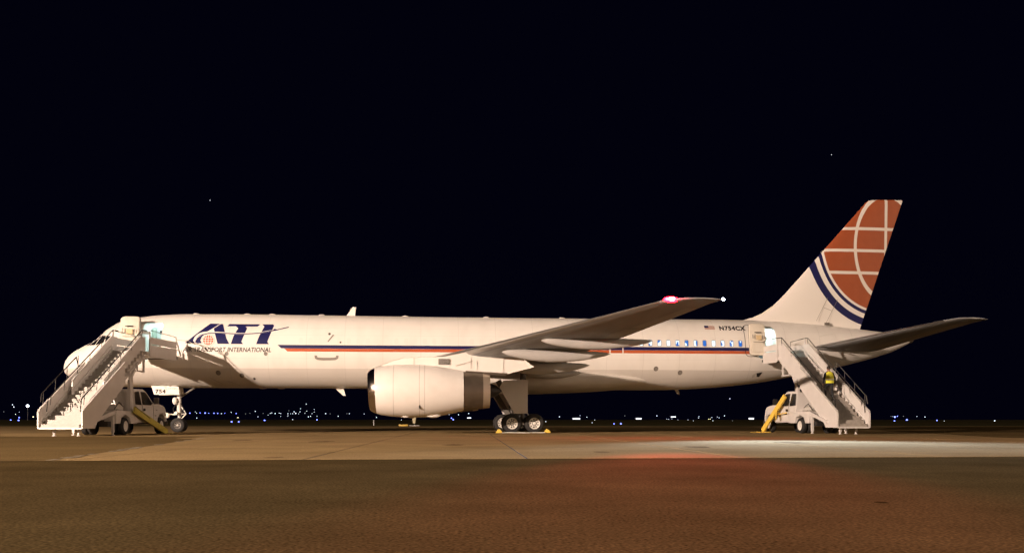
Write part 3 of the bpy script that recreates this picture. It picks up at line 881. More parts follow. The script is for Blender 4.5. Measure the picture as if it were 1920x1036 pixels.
for sgn in (1, -1):
    st = surface("horizontal_stabilizer", [(.4, 40.5, 4.66, 44.75, 4.56, .10), (1.4, 41.3, 4.74, 45.05, 4.62, .10), (6.9, 45.9, 5.74, 47.55, 5.66, .085), (7.35, 46.30, 5.81, 47.80, 5.73, .08), (7.55, 46.85, 5.82, 47.90, 5.76, .06)], M_stab, AIR, sgn)
    mb = MB()
    for (b, la, lz) in ():
        pass
    rg2 = []
    for b, la, lz in ((1.5, 41.36, 4.755), (4.2, 43.62, 5.25), (6.9, 45.88, 5.74)):
        rg2.append([P(la + .10, sgn * b, lz + .055), P(la - .012, sgn * b, lz + .004), P(la + .07, sgn * b, lz - .042)])
    mb.add([q for r_ in rg2 for q in r_], [(j * 3 + i, j * 3 + i + 1, j * 3 + i + 4, j * 3 + i + 3) for j in range(2) for i in range(2)])
    mb.build("leading_edge", M_lead, st)
    mb = MB()
    vs_ = []
    for b, la, lz, ta, tz in ((1.9, 41.72, 4.83, 45.26, 4.71), (6.7, 45.73, 5.70, 47.26, 5.62)):
        for fx in (.68, .98):
            vs_.append(P(la + (ta - la) * fx, sgn * b, lz + (tz - lz) * fx - .10 * (ta - la) * (1 - fx) * .42 - .015))
    mb.add(vs_, [(0, 1, 3, 2)])
    mb.build("elevator", mat("elevator_paint", (0.42, 0.38, 0.34), .5), st)
# tail cone outlet
MB().lathe([(47.45, .20), (47.68, .14), (47.66, .09), (47.4, .09)], P(0, 0, 5.285), (1, 0, 0), 20).build("tail_cone_outlet", M_exhaust, AIR, 50)

# --- landing gear ---------------------------------------------------------------------------
def tyre_prof(r, w, rim):
    pr = []
    for i in range(13):
        q = math.pi * i / 12
        pr.append((-w / 2 * math.copysign(abs(math.cos(q)) ** .6, math.cos(q)), rim + (r - rim) * math.sin(q) ** .55 if 0 < i < 12 else rim))
    return pr
def wheel_meshes(r, w, rim, spokes):
    tm = MB().lathe(tyre_prof(r, w, rim), (0, 0, 0), (0, 1, 0), 36).mesh("tyre", 45)
    mb = MB()
    mb.lathe([(-w * .36, rim * 1.02), (-w * .43, rim * .98), (-w * .40, rim * .82), (-w * .33, rim * .78)], (0, 0, 0), (0, 1, 0), 32)
    for k in range(spokes):
        q = 2 * math.pi * k / spokes
        mb.beam((math.cos(q) * rim * .40, -w * .34, math.sin(q) * rim * .40), (math.cos(q) * rim * .80, -w * .34, math.sin(q) * rim * .80), .05 * r / .5, rim * .30)
    mb.lathe([(-w * .36, rim * .30), (-w * .42, rim * .24), (-w * .42, .005)], (0, 0, 0), (0, 1, 0), 20)
    rm = mb.mesh("rim", 40)
    hm = MB().lathe([(-w * .28, rim * 1.0), (-w * .28, .005), (w * .28, .005), (w * .28, rim)], (0, 0, 0), (0, 1, 0), 24).mesh("hub", 40)
    return tm, rm, hm
MLGW = wheel_meshes(.51, .37, .30, 9)
NLGW = wheel_meshes(.40, .30, .20, 7)
def put_wheel(meshes, parent, loc, flip=False, rimmat=M_rim, turn=None):
    tm, rm, hm = meshes
    wo = link("wheel", tm, M_tyre, parent)
    wo.location = loc
    if flip: wo.rotation_euler = (0, 0, math.pi)
    if turn is not None: wo.rotation_euler = (0, 0, turn)
    if not rm.materials: rm.materials.append(rimmat)
    if not hm.materials: hm.materials.append(M_hub)
    link("rim", rm, None, wo); link("hub", hm, None, wo)
    return wo
WZ = .505
for sgn in (1, -1):
    bc = 3.70 * sgn
    g = MB().cyl(P(24.62, bc, .55), P(24.62, bc, 1.55), .10).cyl(P(24.62, bc, 1.4), P(24.66, bc * .99, 3.3), .16)
    g.cyl(P(24.62, bc - .5, WZ), P(24.62, bc + .5, WZ), .07)
    gear = g.build("main_gear_strut", M_gear_dark, AIR, 40)
    MB().beam(P(24.0, bc, WZ), P(25.24, bc, WZ), .16, .20).build("bogie_beam", M_gear_dark, gear)
    MB().cyl(P(24.04, bc - .55, WZ), P(24.04, bc + .55, WZ), .06).cyl(P(25.20, bc - .55, WZ), P(25.20, bc + .55, WZ), .06).build("axle", M_gear_dark, gear)
    MB().beam(P(23.35, bc - .1 * sgn, 2.75), P(24.45, bc - .1 * sgn, .95), .20, .30).build("drag_brace", M_gear_dark, gear)
    MB().cyl(P(24.62, bc * .98, 1.3), P(24.62, sgn * 2.0, 2.7), .07).build("side_brace", M_gear, gear, 40)
    MB().beam(P(24.75, bc, 1.25), P(25.0, bc, .85), .12, .06).beam(P(25.0, bc, .85), P(24.72, bc, .6), .12, .06).build("torque_link", M_gear, gear)
    for a in (24.04, 25.20):
        for k in (-1, 1):
            put_wheel(MLGW, AIR, P(a, bc + k * .43, WZ), flip=(k < 0))
    gd = MB().prism([(23.60, 2.72), (24.86, 2.78), (24.86, 1.02), (24.16, 1.02), (23.38, 2.38)], lambda u, w_, t: P(u, sgn * (4.16 + (w_ - 1) * .03) + t, w_), -.03, .03)
    gd.build("main_gear_door", mat("gear_door_paint", (0.64, 0.62, 0.60), .45, var=.06, vscale=2), AIR)
    MB().beam(P(24.5, sgn * 3.8, 1.05), P(24.7, sgn * 4.1, 1.12), .08, .08).build("door_link", M_gear, gear)
# nose gear
na = 6.08
g = MB().cyl(P(na, 0, .45), P(na, 0, 1.2), .075).cyl(P(na, 0, 1.05), P(na, 0, 2.55), .12)
ng = g.build("nose_gear_strut", M_rim, AIR, 40)
MB().cyl(P(na, -.40, .40), P(na, .40, .40), .055).build("axle", M_gear, ng, 40)
MB().cyl(P(na - .1, .02, 1.05), P(na - .1, .34, 1.05), .09).cyl(P(na - .1, -.02, 1.05), P(na - .1, -.34, 1.05), .09).build("steering_actuator", M_rim, ng, 40)
MB().sphere(P(na - .18, .22, 1.72), .17, 12, 8, (.8, .5, 1.2)).build("taxi_lamp", M_rim, ng, 60)
MB().sphere(P(na - .18, -.22, 1.72), .17, 12, 8, (.8, .5, 1.2)).build("taxi_lamp", M_rim, ng, 60)
MB().beam(P(na - .5, 0, .98), P(na + .38, 0, 1.02), .16, .07).beam(P(na - .5, .1, .9), P(na - .72, .1, 1.0), .3, .22).build("tow_fitting", M_rim, ng)
MB().beam(P(na + .38, 0, 1.02), P(na + .1, 0, .72), .14, .05).beam(P(na + .38, 0, 1.02), P(na + .12, 0, 1.4), .05, .05).build("torque_link", M_rim, ng)
MB().path([P(na - .22, .16, 1.0), P(na - .28, .18, 1.3), P(na - .1, .16, 1.55)], .022).build("hydraulic_hose", M_dark, ng)
MB().path([P(na + .22, .16, 1.0), P(na + .3, .18, 1.3), P(na + .12, .16, 1.6)], .02).build("hydraulic_hose", M_dark, ng)
MB().cyl(P(na + .05, .05, 1.9), P(na + 1.0, .05, 2.55), .06).build("drag_brace", M_gear_dark, ng, 40)
for k in (-1, 1):
    put_wheel(NLGW, AIR, P(na, k * .25, .40), flip=(k < 0), rimmat=M_gear_dark)
for sgn in (1, -1):
    d1 = MB().prism([(4.74, 2.52), (5.48, 2.52), (5.66, 2.06), (4.88, 2.06)], lambda u, w_, t: P(u, sgn * .50 + t, w_), -.02, .02).build("nose_gear_door", M_white, AIR)
    d2 = MB().prism([(5.505, 2.52), (6.16, 2.50), (6.24, 2.06), (5.685, 2.06)], lambda u, w_, t: P(u, sgn * .50 + t, w_), -.02, .02).build("nose_gear_door", M_white, AIR)
    if sgn > 0:
        fl = lambda a, z: .52
        text_decal("door_number", "754", M_black_paint, d1, 4.96, 5.50, 2.12, 2.34, bold=.04, off=.006, surf=fl, extend=1.15)
        text_decal("door_notice", "STOP!", M_grey_mark, d2, 5.64, 6.08, 2.33, 2.42, off=.006, surf=fl)

# tip lamps throw coloured pools on the apron (spots sit on the lamps)
def spot(name, loc, target_world, power, color, size, blend, parent):
    d = bpy.data.lights.new(name, 'SPOT')
    d.energy = power; d.color = color; d.spot_size = R(size); d.spot_blend = blend; d.shadow_soft_size = .08
    o = bpy.data.objects.new(name, d); col.objects.link(o)
    bpy.context.view_layer.update()
    wl = AIR.matrix_world @ loc
    o.location = wl
    o.rotation_euler = (wl - Vector(target_world)).to_track_quat('Z', 'Y').to_euler()
    return o
spot("position_light_beam", P(28.85, 18.9, 5.1), (2.0, 11.4, 0), 78000, (1.0, .06, .06), 13.0, 1.0, AIR)
spot("tail_light_beam", P(31.0, 19.1, 5.1), (9.5, 20.0, 0), 18000, (.46, .64, 1.0), 84, 1.0, AIR)
lamp("position_light_lamp", P(28.75, 18.75, 5.25), 380, (1.0, .02, .05), AIR, .05)

# ------------------------------------------------------------------ stair trucks
TRW = wheel_meshes(.40, .27, .25, 10)
bm = bmesh.new(); bm.from_mesh(TRW[1])
cv = bmesh.ops.create_circle(bm, cap_ends=True, segments=28, radius=.215, matrix=Matrix.Translation((0, -.098, 0)) @ Matrix.Rotation(R(90), 4, 'X'))
bm.to_mesh(TRW[1]); bm.free()
def stair_truck(label, loc, rz, W, run, plat, ur, uf, side, yellow, step_mat, gate, inset):
    T = empty("stair_truck", loc, rz)
    tag(T, label, "stair truck", "boarding stair trucks at the aircraft doors")
    hw = W / 2
    Z0, ZF, N = 0.32, 4.02, 20
    rise, go = (ZF - Z0) / N, run / N
    tz = lambda y: Z0 + (ZF - Z0) * y / run
    ys = lambda sx: (lambda u, w_, t: Vector((sx + t, u, w_)))
    # side panels: lower fixed section and upper sliding section
    for s in (-1, 1):
        x0 = s * hw
        lower = [(0, .32), (0, 1.04), (.14, 1.12), (run * .62, tz(run * .62) + .72), (run * .62, tz(run * .62) - .30), (1.35, .62), (1.1, .32)]
        pn_ = MB().prism(lower, ys(x0), -.03 * (1 if s > 0 else 1), .03).build("side_panel", M_truck, T)
        xi = s * (hw - inset)
        y1 = run * .36
        up = [(y1, tz(y1) + .12), (y1 + .12, tz(y1) + .74), (run * .97, ZF + .70), (run + .32, ZF + .72), (run + .32, ZF - .15), (run * .62, tz(run * .62) - .32), (y1 + .3, tz(y1) - .1)]
        MB().prism(up, ys(xi), -.022, .022).build("side_panel", M_truck, T)
        # stiffening ribs and cap rail
        MB().beam((x0, .06, 1.09), (x0, run * .62, tz(run * .62) + .73), .10, .05).build("cap_rail", M_truck, T)
        MB().beam((xi, y1 + .1, tz(y1 + .1) + .74), (xi, run * .97, ZF + .72), .07, .04).build("cap_rail", M_truck, T)
        MB().beam((x0 - s * .05, .25, .60), (x0 - s * .05, run * .55, tz(run * .55) + .30), .03, .05).build("rub_rail", M_truck, T)
        MB().beam((xi - s * .045, y1 + .2, tz(y1 + .2) + .34), (xi - s * .045, run * .95, tz(run * .95) + .38), .04, .07).build("rub_rail", M_truck, T)
        MB().beam((xi - s * .05, run * .78, tz(run * .78) + .12), (xi - s * .05, run * .97, tz(run * .97) + .16), .05, .14).build("rub_rail", M_truck, T)
        # handrail on brackets
        rail = MB()
        xr = xi + s * .02
        pts = [(xr, .30, 1.04), (xr, .42, tz(.42) + 1.02), (xr, run * .99, ZF + 1.02), (xr, run + .5, ZF + 1.04)]
        rail.path(pts, .022)
        for k in range(6):
            y = .6 + k * (run - .7) / 5
            rail.cyl((xr, y, tz(y) + .66), (xr, y + .08, tz(y + .08) + 1.02), .016, n=6)
        rail.build("handrail", M_dark if side > 0 or s < 0 else M_steel, T, 40)
        if s == (-1 if side > 0 else 1):
            o2 = MB()
            xo = x0 + s * .05
            o2.path([(xo, .30, tz(.3) + .95), (xo, .42, tz(.42) + 1.26), (xo, run * .52, tz(run * .52) + 1.30), (xo, run * .55, tz(run * .55) + .8)], .024)
            for k in range(4):
                y = .5 + k * run * .155
                o2.cyl((xo, y, tz(y) + .66), (xo, y + .05, tz(y) + 1.29), .017, n=6)
            o2.build("handrail", M_dark if side > 0 else M_steel, T, 40)
    # steps
    sme = MB().box(-hw + .12, hw - .12, 0, go + .02, -.035, 0).box(-hw + .12, hw - .12, -.012, .012, -rise + .001, -.036).mesh("step")
    sme.materials.append(step_mat)
    for i in range(N):
        s_ = link("step", sme, None, T)
        s_.location = (0, i * go + .03, Z0 + (i + 1) * rise)
    MB().box(-hw + .035, hw - .035, 0, .10, .29, .37).build("foot_bar", M_truck, T)
    MB().box(-hw * .3, hw * .45, -.012, -.002, .335, .36).build("foot_plate", M_rim, T)
    # stringers under the flight
    for s in (-1, 1):
        MB().beam((s * (hw - .2), .3, .36), (s * (hw - .2), run, ZF - .32), .07, .16).build("stringer", M_truck, T)
    # platform
    y0, y1 = run, run + plat
    MB().box(-hw + .04, hw - .04, y0 + .02, y1, ZF - .12, ZF).build("platform", M_truck, T)
    MB().box(-hw, hw, y1 - .12, y1 + .04, ZF - .16, ZF - .02).build("bumper_pad", M_rubber, T)
    for s in (-1, 1):
        x0 = s * (hw - .02)
        MB().box(x0 - .02, x0 + .02, y0 + .40, y1 - .08, ZF - .25, ZF + .34).build("platform_panel", M_truck, T)
        MB().box(x0 - .018, x0 + .018, y0 + .42, y1 - .10, ZF + .38, ZF + .72).build("platform_panel", M_truck, T)
        MB().beam((x0, y0 + .36, ZF - .2), (x0, y0 + .36, ZF + 1.0), .07, .07).build("platform_post", M_truck, T)
        r_ = MB().path([(x0, y0 + .4, ZF + 1.05), (x0, y1 - .1, ZF + .98), (x0, y1 - .1, ZF + .7)], .02)
        r_.build("platform_rail", M_steel, T, 40)
        if gate:
            g_ = MB().path([(x0, y1 - .05, ZF + .86), (x0 + s * .55, y1 + .12, ZF + .80), (x0 + s * 1.0, y1 + .12, ZF + .55), (x0 + s * 1.0, y1 + .12, ZF + .35)], .02)
            g_.beam((x0, y1 - .02, ZF + .75), (x0 + s * .22, y1 + .1, ZF - .18), .03, .10)
            g_.build("side_guard", M_truck, T)
    # hanging bracket and lift columns
    for s in (-1, 1):
        x0 = s * (hw - .12)
        yb = run * .98
        MB().beam((x0, yb, ZF - .15), (x0, yb, ZF - 1.05), .08, .10).beam((x0, yb, ZF - 1.0), (x0, yb - .75, ZF - 1.0), .08, .07).beam((x0, yb - .72, ZF - 1.0), (x0, yb - .72, ZF - .6), .06, .06).build("support_bracket", M_truck, T)
        yc = ur + .75
        zt_ = tz(yc) - .12
        MB().beam((x0, yc, .95), (x0, yc, zt_ - .45), .14, .16).build("lift_column", M_truck, T)
        MB().cyl((x0, yc + .26, .9), (x0, yc + .26, zt_ - .1), .045).cyl((x0, yc, zt_ - .5), (x0, yc, zt_), .05).build("lift_cylinder", M_steel if side < 0 else M_truck, T, 40)
        MB().beam((x0, yc - .1, zt_ - .55), (x0, yc + .5, zt_ + .1), .10, .12).build("pivot_arm", M_truck, T)
    for k in range(4):
        yk = ur + .1 - k * .28; zk = tz(yk) - .45 - k * .10
        MB().beam((-hw + .25, yk, zk), (hw - .2, yk, zk), .16, .05).build("cross_member", M_gear_dark if k % 2 else M_truck, T)
    MB().box(-hw + .3, hw - .25, ur - .5, ur + .35, 1.1, 1.42).build("pump_unit", M_gear, T)
    MB().path([(hw * side - .25 * side, ur - .6, 1.15), (hw * side - .2 * side, ur - .2, 1.5), (hw * side - .22 * side, ur + .3, 1.3)], .02).build("hydraulic_hose", M_dark, T)
    # chassis, deck and rear body
    MB().box(-.42, .42, ur - 1.15, uf + .4, .50, .68).build("chassis", M_dark, T)
    bw = .98
    MB().prism([(ur - .95, .52), (ur - .95, 1.10), (ur + 1.25, 1.10), (ur + 1.25, .52), (ur + .55, .52), (ur + .42, .80), (ur, .93), (ur - .42, .80), (ur - .55, .52)], ys(0), -bw, bw).build("rear_body", M_truck, T, bevel=.02)
    MB().box(-bw - .01, bw + .01, ur - .9, ur - .3, 1.12, 1.17).build("deck_plate", M_step, T)
    for s in (-1, 1):
        MB().beam((s * (bw - .1), .9, .58), (s * (bw - .1), ur - .55, 1.12), .10, .16).build("tow_arm", M_truck, T)
        MB().box(s * (bw - .35) - .2, s * (bw - .35) + .2, ur - 1.5, ur - .9, .38, .62).build("battery_box", M_dark, T)
        # screw jacks
        for yj in (.55, ur - 1.15):
            xx = s * (hw - .42) if yj < 1 else s * (bw - .08)
            MB().beam((xx, yj, .12), (xx, yj, .85 if yj > 1 else .40), .11, .11).cyl((xx, yj, .02), (xx, yj, .14), .045).cyl((xx, yj, 0), (xx, yj, .025), .09).build("jack_leg", M_truck, T)
        # diagonal yellow stabiliser with pad
        if s == side:
            xs_ = s * (bw + .16)
            if side > 0:
                MB().beam((xs_, ur + .55, 1.16), (xs_, uf + .15, .06), .09, .30).build("stabilizer_beam", yellow, T)
                MB().beam((xs_ + .02, ur + .6, 1.30), (xs_ + .02, ur + 2.2, .76), .05, .05).build("stabilizer_rod", M_dark, T)
                MB().box(xs_ - .16, xs_ + .16, uf + .0, uf + .5, 0, .035).build("stabilizer_pad", yellow, T)
            else:
                xq = xs_ - .22
                MB().beam((xs_ + .1, ur + 1.5, 1.92), (xq, uf - .1, .10), .10, .26).build("stabilizer_beam", yellow, T)
                MB().beam((xs_, ur + 2.3, 1.20), (xq, ur + 1.9, .75), .06, .18).build("stabilizer_link", yellow, T)
                MB().box(xq - .28, xq + .34, uf - .35, uf + .15, 0, .05).box(xq - .7, xq - .28, uf - .2, uf - .05, 0, .025).build("stabilizer_pad", yellow, T)
                MB().beam((xs_ + .02, ur + 1.2, 1.05), (xs_ + .02, ur + 2.6, .95), .04, .05).build("stabilizer_rod", yellow, T)
    # cab
    fr_ = uf + .62
    cabp = [(uf - 3.1, .55), (uf - 3.1, 1.30), (uf - 2.98, 2.08), (uf - 2.80, 2.16), (uf - 1.85, 2.17), (uf - 1.62, 2.10), (uf - .98, 1.56), (uf - .5, 1.50), (fr_ - .22, 1.40), (fr_ - .04, 1.22), (fr_, .95), (fr_, .62), (uf + .52, .58), (uf + .46, .78), (uf + .26, .95), (uf, 1.00), (uf - .26, .95), (uf - .46, .78), (uf - .52, .55)]
    body = MB().prism(cabp, ys(0), -.94, .94).mesh("cab")
    for v in body.vertices:                                  # tumblehome and hood taper
        if v.co.z > 1.35:
            v.co.x *= 1 - .16 * (v.co.z - 1.35) / .8
        if v.co.y > uf - .2 and v.co.z > 1.1:
            v.co.x *= .95
    bm = bmesh.new(); bm.from_mesh(body)
    es = [e for e in bm.edges if len(e.link_faces) == 2 and e.calc_face_angle(0) > .35]
    bmesh.ops.bevel(bm, geom=es, offset=.045, segments=2, affect='EDGES', clamp_overlap=True)
    bm.to_mesh(body); bm.free()
    body.shade_smooth(); body.set_sharp_from_angle(angle=R(38))
    cab = link("cab", body, M_truck, T)
    xw = lambda z: .945 * (1 - .16 * max(0, z - 1.35) / .8)
    for s in (-1, 1):
        for q in ([(uf - 2.98, 1.42), (uf - 2.90, 2.02), (uf - 2.42, 2.05), (uf - 2.38, 1.40)], [(uf - 2.22, 1.42), (uf - 2.24, 2.04), (uf - 1.80, 2.04), (uf - 1.62, 1.98), (uf - 1.12, 1.50), (uf - 1.3, 1.40)]):
            n = len(q)
            MB().add([(s * (xw(z) + .004), y, z) for y, z in q] + [(s * (xw(z) - .03), y, z) for y, z in q], [tuple(range(n)), tuple(range(2 * n - 1, n - 1, -1))] + [(i, (i + 1) % n, n + (i + 1) % n, n + i) for i in range(n)]).build("side_window", M_glass, cab)
        for yy in (uf - 2.30, uf - 1.02):
            MB().box(s * .937, s * .948, yy - .008, yy + .008, .70, 1.40).build("door_seam", M_grey_mark, cab)
        MB().box(s * .94, s * .975, uf - 2.18, uf - 2.02, 1.12, 1.24).build("door_handle", M_dark, cab)
        MB().box(s * .94, s * .955, uf - .72, uf - .58, 1.16, 1.20).box(s * .94, s * .955, uf - .85, uf - .70, .88, .92).build("badge", M_grey_mark, cab)
        MB().box(s * 1.0, s * 1.24, uf - 1.15, uf - 1.05, 1.46, 1.78).beam((s * .9, uf - 1.1, 1.5), (s * 1.05, uf - 1.1, 1.56), .03, .03).build("wing_mirror", M_dark if s < 0 else M_steel, cab, bevel=.015)
        MB().box(s * .58, s * .84, fr_ - .10, fr_ + .012, .98, 1.20).build("headlight", M_rim, cab, bevel=.02)
        for k_, yy in ((1, uf),):
            put_wheel(TRW, T, (s * .80, uf, .40), turn=s * R(90))
        put_wheel(TRW, T, (s * .86, ur, .40), turn=s * R(90))
        put_wheel(TRW, T, (s * .56, ur, .40), turn=s * R(90))
        # bright outer hub disc on duals
    MB().add([(x_ * xw(z), y, z) for x_, y, z in ((-.9, uf - 1.555, 2.05), (.9, uf - 1.555, 2.05), (.92, uf - 1.035, 1.614), (-.92, uf - 1.035, 1.614))], [(0, 1, 2, 3)]).build("windshield", M_glass, cab)
    MB().box(-.52, .52, fr_ - .02, fr_ + .02, .80, 1.18).build("grille", M_dark, cab)
    MB().box(-.96, .96, fr_ - .03, fr_ + .12, .46, .64).build("front_bumper", M_steel, cab, bevel=.03)
    return T
stair_truck("truck-mounted boarding stairs with bare lit steps rising to the forward door by the nose", (-19.02, 41.5, 0), R(-3.0), 1.90, 6.5, 3.75, 4.1, 8.3, 1, M_yellow_old, M_step, True, .24)
RS = (16.17, 46.65); RZ = R(10.7)
stair_truck("truck-mounted boarding stairs with a worker climbing to the rear door below the tail", (RS[0], RS[1], 0), RZ, 1.65, 6.06, 2.15, 3.5, 7.1, -1, M_yellow, M_step_old, False, .10)

# ------------------------------------------------------------------ worker on the rear stairs
def worker():
    T = empty("person", (0, 0, 0), RZ)
    tag(T, "person in a yellow safety vest and dark clothes climbing the rear boarding stairs", "person")
    go, rise = 6.06 / 20, 3.70 / 20
    k = 6
    lx, ly, lz = -.14, k * go + .14, .32 + (k + 1) * rise
    wx = RS[0] + lx * math.cos(RZ) - ly * math.sin(RZ); wy = RS[1] + lx * math.sin(RZ) + ly * math.cos(RZ)
    T.location = (wx, wy, lz)
    V, E_, Rd = [], [], []
    def v(p_, r, prev=None):
        V.append(p_); Rd.append(r)
        if prev is not None: E_.append((prev, len(V) - 1))
        return len(V) - 1
    pel = v((0, .06, .93), (.17, .12))
    ch = v((0, .11, 1.18), (.165, .115), pel); sh = v((0, .16, 1.38), (.17, .10), ch)
    nk = v((0, .18, 1.47), (.062, .06), sh); hd = v((0, .20, 1.57), (.078, .092), nk); v((0, .20, 1.68), (.070, .085), hd)
    for s, ft in ((1, (0, -.02, 0)), (-1, (0, go - .02, rise))):
        hp = v((s * .10, .06, .86), (.105, .105), pel)
        if s > 0: kn = v((s * .11, .05, .48), (.068, .07), hp)
        else: kn = v((s * .11, .34, .66), (.07, .072), hp)
        an = v((s * .11, ft[1] - .02, ft[2] + .09), (.045, .05), kn)
        v((s * .13, ft[1] + .15, ft[2] + .035), (.042, .03), an)
        so = v((s * .20, .15, 1.37), (.068, .07), sh)
        eb = v((s * .29, .08, 1.10), (.048, .05), so)
        wr = v((s * .31, .13, .87), (.032, .034), eb)
        pm = v((s * .315, .155, .79), (.022, .038), wr)
        for j, (fy, ln) in enumerate(((-.030, .065), (-.010, .08), (.012, .085), (.034, .075))):
            f1 = v((s * .315, .165 + fy, .735), (.0085, .0085), pm)
            v((s * .30, .172 + fy, .735 - ln * .7), (.0075, .0075), f1)
        th = v((s * .295, .205, .79), (.0095, .0095), pm); v((s * .285, .215, .745), (.0085, .0085), th)
    me = bpy.data.meshes.new("body")
    me.from_pydata(V, E_, [])
    o = bpy.data.objects.new("body", me); col.objects.link(o)
    md = o.modifiers.new("s", 'SKIN'); md.use_smooth_shade = True
    for i, sv in enumerate(me.skin_vertices[0].data):
        sv.radius = Rd[i]; sv.use_root = (i == 0)
    o.modifiers.new("d", 'SUBSURF').levels = 1
    bpy.context.view_layer.update()
    nm = bpy.data.meshes.new_from_object(o.evaluated_get(bpy.context.evaluated_depsgraph_get()))
    bpy.data.objects.remove(o)
    nm.materials.clear()
    for m_ in (mat("dark_work_clothes", (.022, .022, .026), .85), mat("skin", (.42, .25, .17), .55), mat("work_boots", (.015, .013, .012), .6)):
        nm.materials.append(m_)
    for p_ in nm.polygons:
        c = p_.center
        p_.material_index = 1 if c.z > 1.46 or (c.z < .86 and abs(c.x) > .25) else (2 if c.z < .12 else 0)
    nm.shade_smooth()
    link("body", nm, None, T)
    hair = MB()
    hair.sphere((0, .185, 1.635), .1, 16, 10, (.93, 1.06, 1.02))
    hm = hair.mesh("hair", 60)
    for v_ in hm.vertices:
        if v_.co.z < 1.60 and v_.co.y > .2: v_.co.y -= .09
    link("hair", hm, mat("dark_hair", (.02, .013, .009), .6), T)
    for s in (-1, 1):
        MB().sphere((s * .083, .205, 1.60), .03, 8, 6, (.4, .8, 1.1)).build("ear", mat("skin", (.42, .25, .17), .55), T, 60)
    rg = []
    for z, yc, rx, ry in ((.88, .06, .205, .165), (1.0, .075, .205, .16), (1.15, .105, .215, .155), (1.28, .135, .222, .15), (1.38, .158, .20, .135), (1.435, .17, .13, .11), (1.455, .175, .08, .085)):
        rg.append([Vector((rx * math.cos(q), yc + ry * math.sin(q), z)) for q in [2 * math.pi * i / 24 for i in range(24)]])
    M_vest = mat("vest_yellow", (.82, .78, .06), .7, var=.12, vscale=9)
    vest = MB().loft(rg, caps=False).build("safety_vest", M_vest, T, 60)
    for z, yc, rx, ry in ((1.06, .088, .216, .164),):
        r2 = [[Vector((rx * math.cos(q), yc + ry * math.sin(q) + dz_ * .2, z + dz_)) for q in [2 * math.pi * i / 24 for i in range(24)]] for dz_ in (-.025, .025)]
        MB().loft(r2, caps=False).build("reflective_band", mat("reflective_tape", (.6, .6, .5), .3), vest, 60)
    return T
worker()

# ------------------------------------------------------------------ wheel chocks
def chock(a, b, label):
    c0 = AIR.matrix_world @ P(a, b, 0)
    o = MB().prism([(-.15, 0), (-.13, .10), (-.04, .20), (.04, .20), (.13, .10), (.15, 0)], lambda u, w_, t: Vector((u, t, w_)), -.22, .22).build("wheel_chock", M_yellow, None, bevel=.02)
    o.location = (c0.x, c0.y, .009); o.rotation_euler = (0, 0, PSI)
    tag(o, label, "wheel chock", "yellow chocks at the main wheels")
    return o
bpy.context.view_layer.update()
chock(23.36, 4.2, "yellow wedge chock in front of the main landing gear wheels")
chock(25.88, 4.2, "yellow wedge chock behind the main landing gear wheels")
c0 = AIR.matrix_world @ P(23.5, 4.50, .03); c1 = AIR.matrix_world @ P(25.75, 4.50, .03)
ro = MB().path([c0 + (c1 - c0) * t + Vector((0, 0, .004 * math.sin(t * 9))) for t in [i / 10 for i in range(11)]], .022).build("chock_rope", M_rim, None, 40)
tag(ro, "white rope lying along the apron between the two yellow chocks", "rope")

# ------------------------------------------------------------------ airfield beyond the apron
M_pole = mat("dark_pole", (.015, .015, .015), .8)
def far_light(name, x, y, z, r, m, label, cat, group):
    mb = MB().sphere((0, 0, z), r, 8, 5)
    nf = len(mb.f)
    mb.cyl((0, 0, -.05), (0, 0, max(.02, z - r * .8)), max(.04, r * .12), n=5)
    me = bpy.data.meshes.new(name); me.from_pydata(mb.v, [], mb.f)
    me.materials.append(m); me.materials.append(M_pole)
    for i, p_ in enumerate(me.polygons):
        p_.material_index = 0 if i < nf else 1
    o = link(name, me, None); o.location = (x, y, 0)
    tag(o, label, cat, group)
    return o
M_lw = emit("lamp_white", (.80, .88, 1.0), 2.0)
M_ld = emit("lamp_dim", (.8, .8, .75), .35)
M_lb = emit("lamp_blue", (.16, .2, 1.0), 4.0)
M_ly = emit("lamp_warm", (1.0, .85, .45), 2.5)
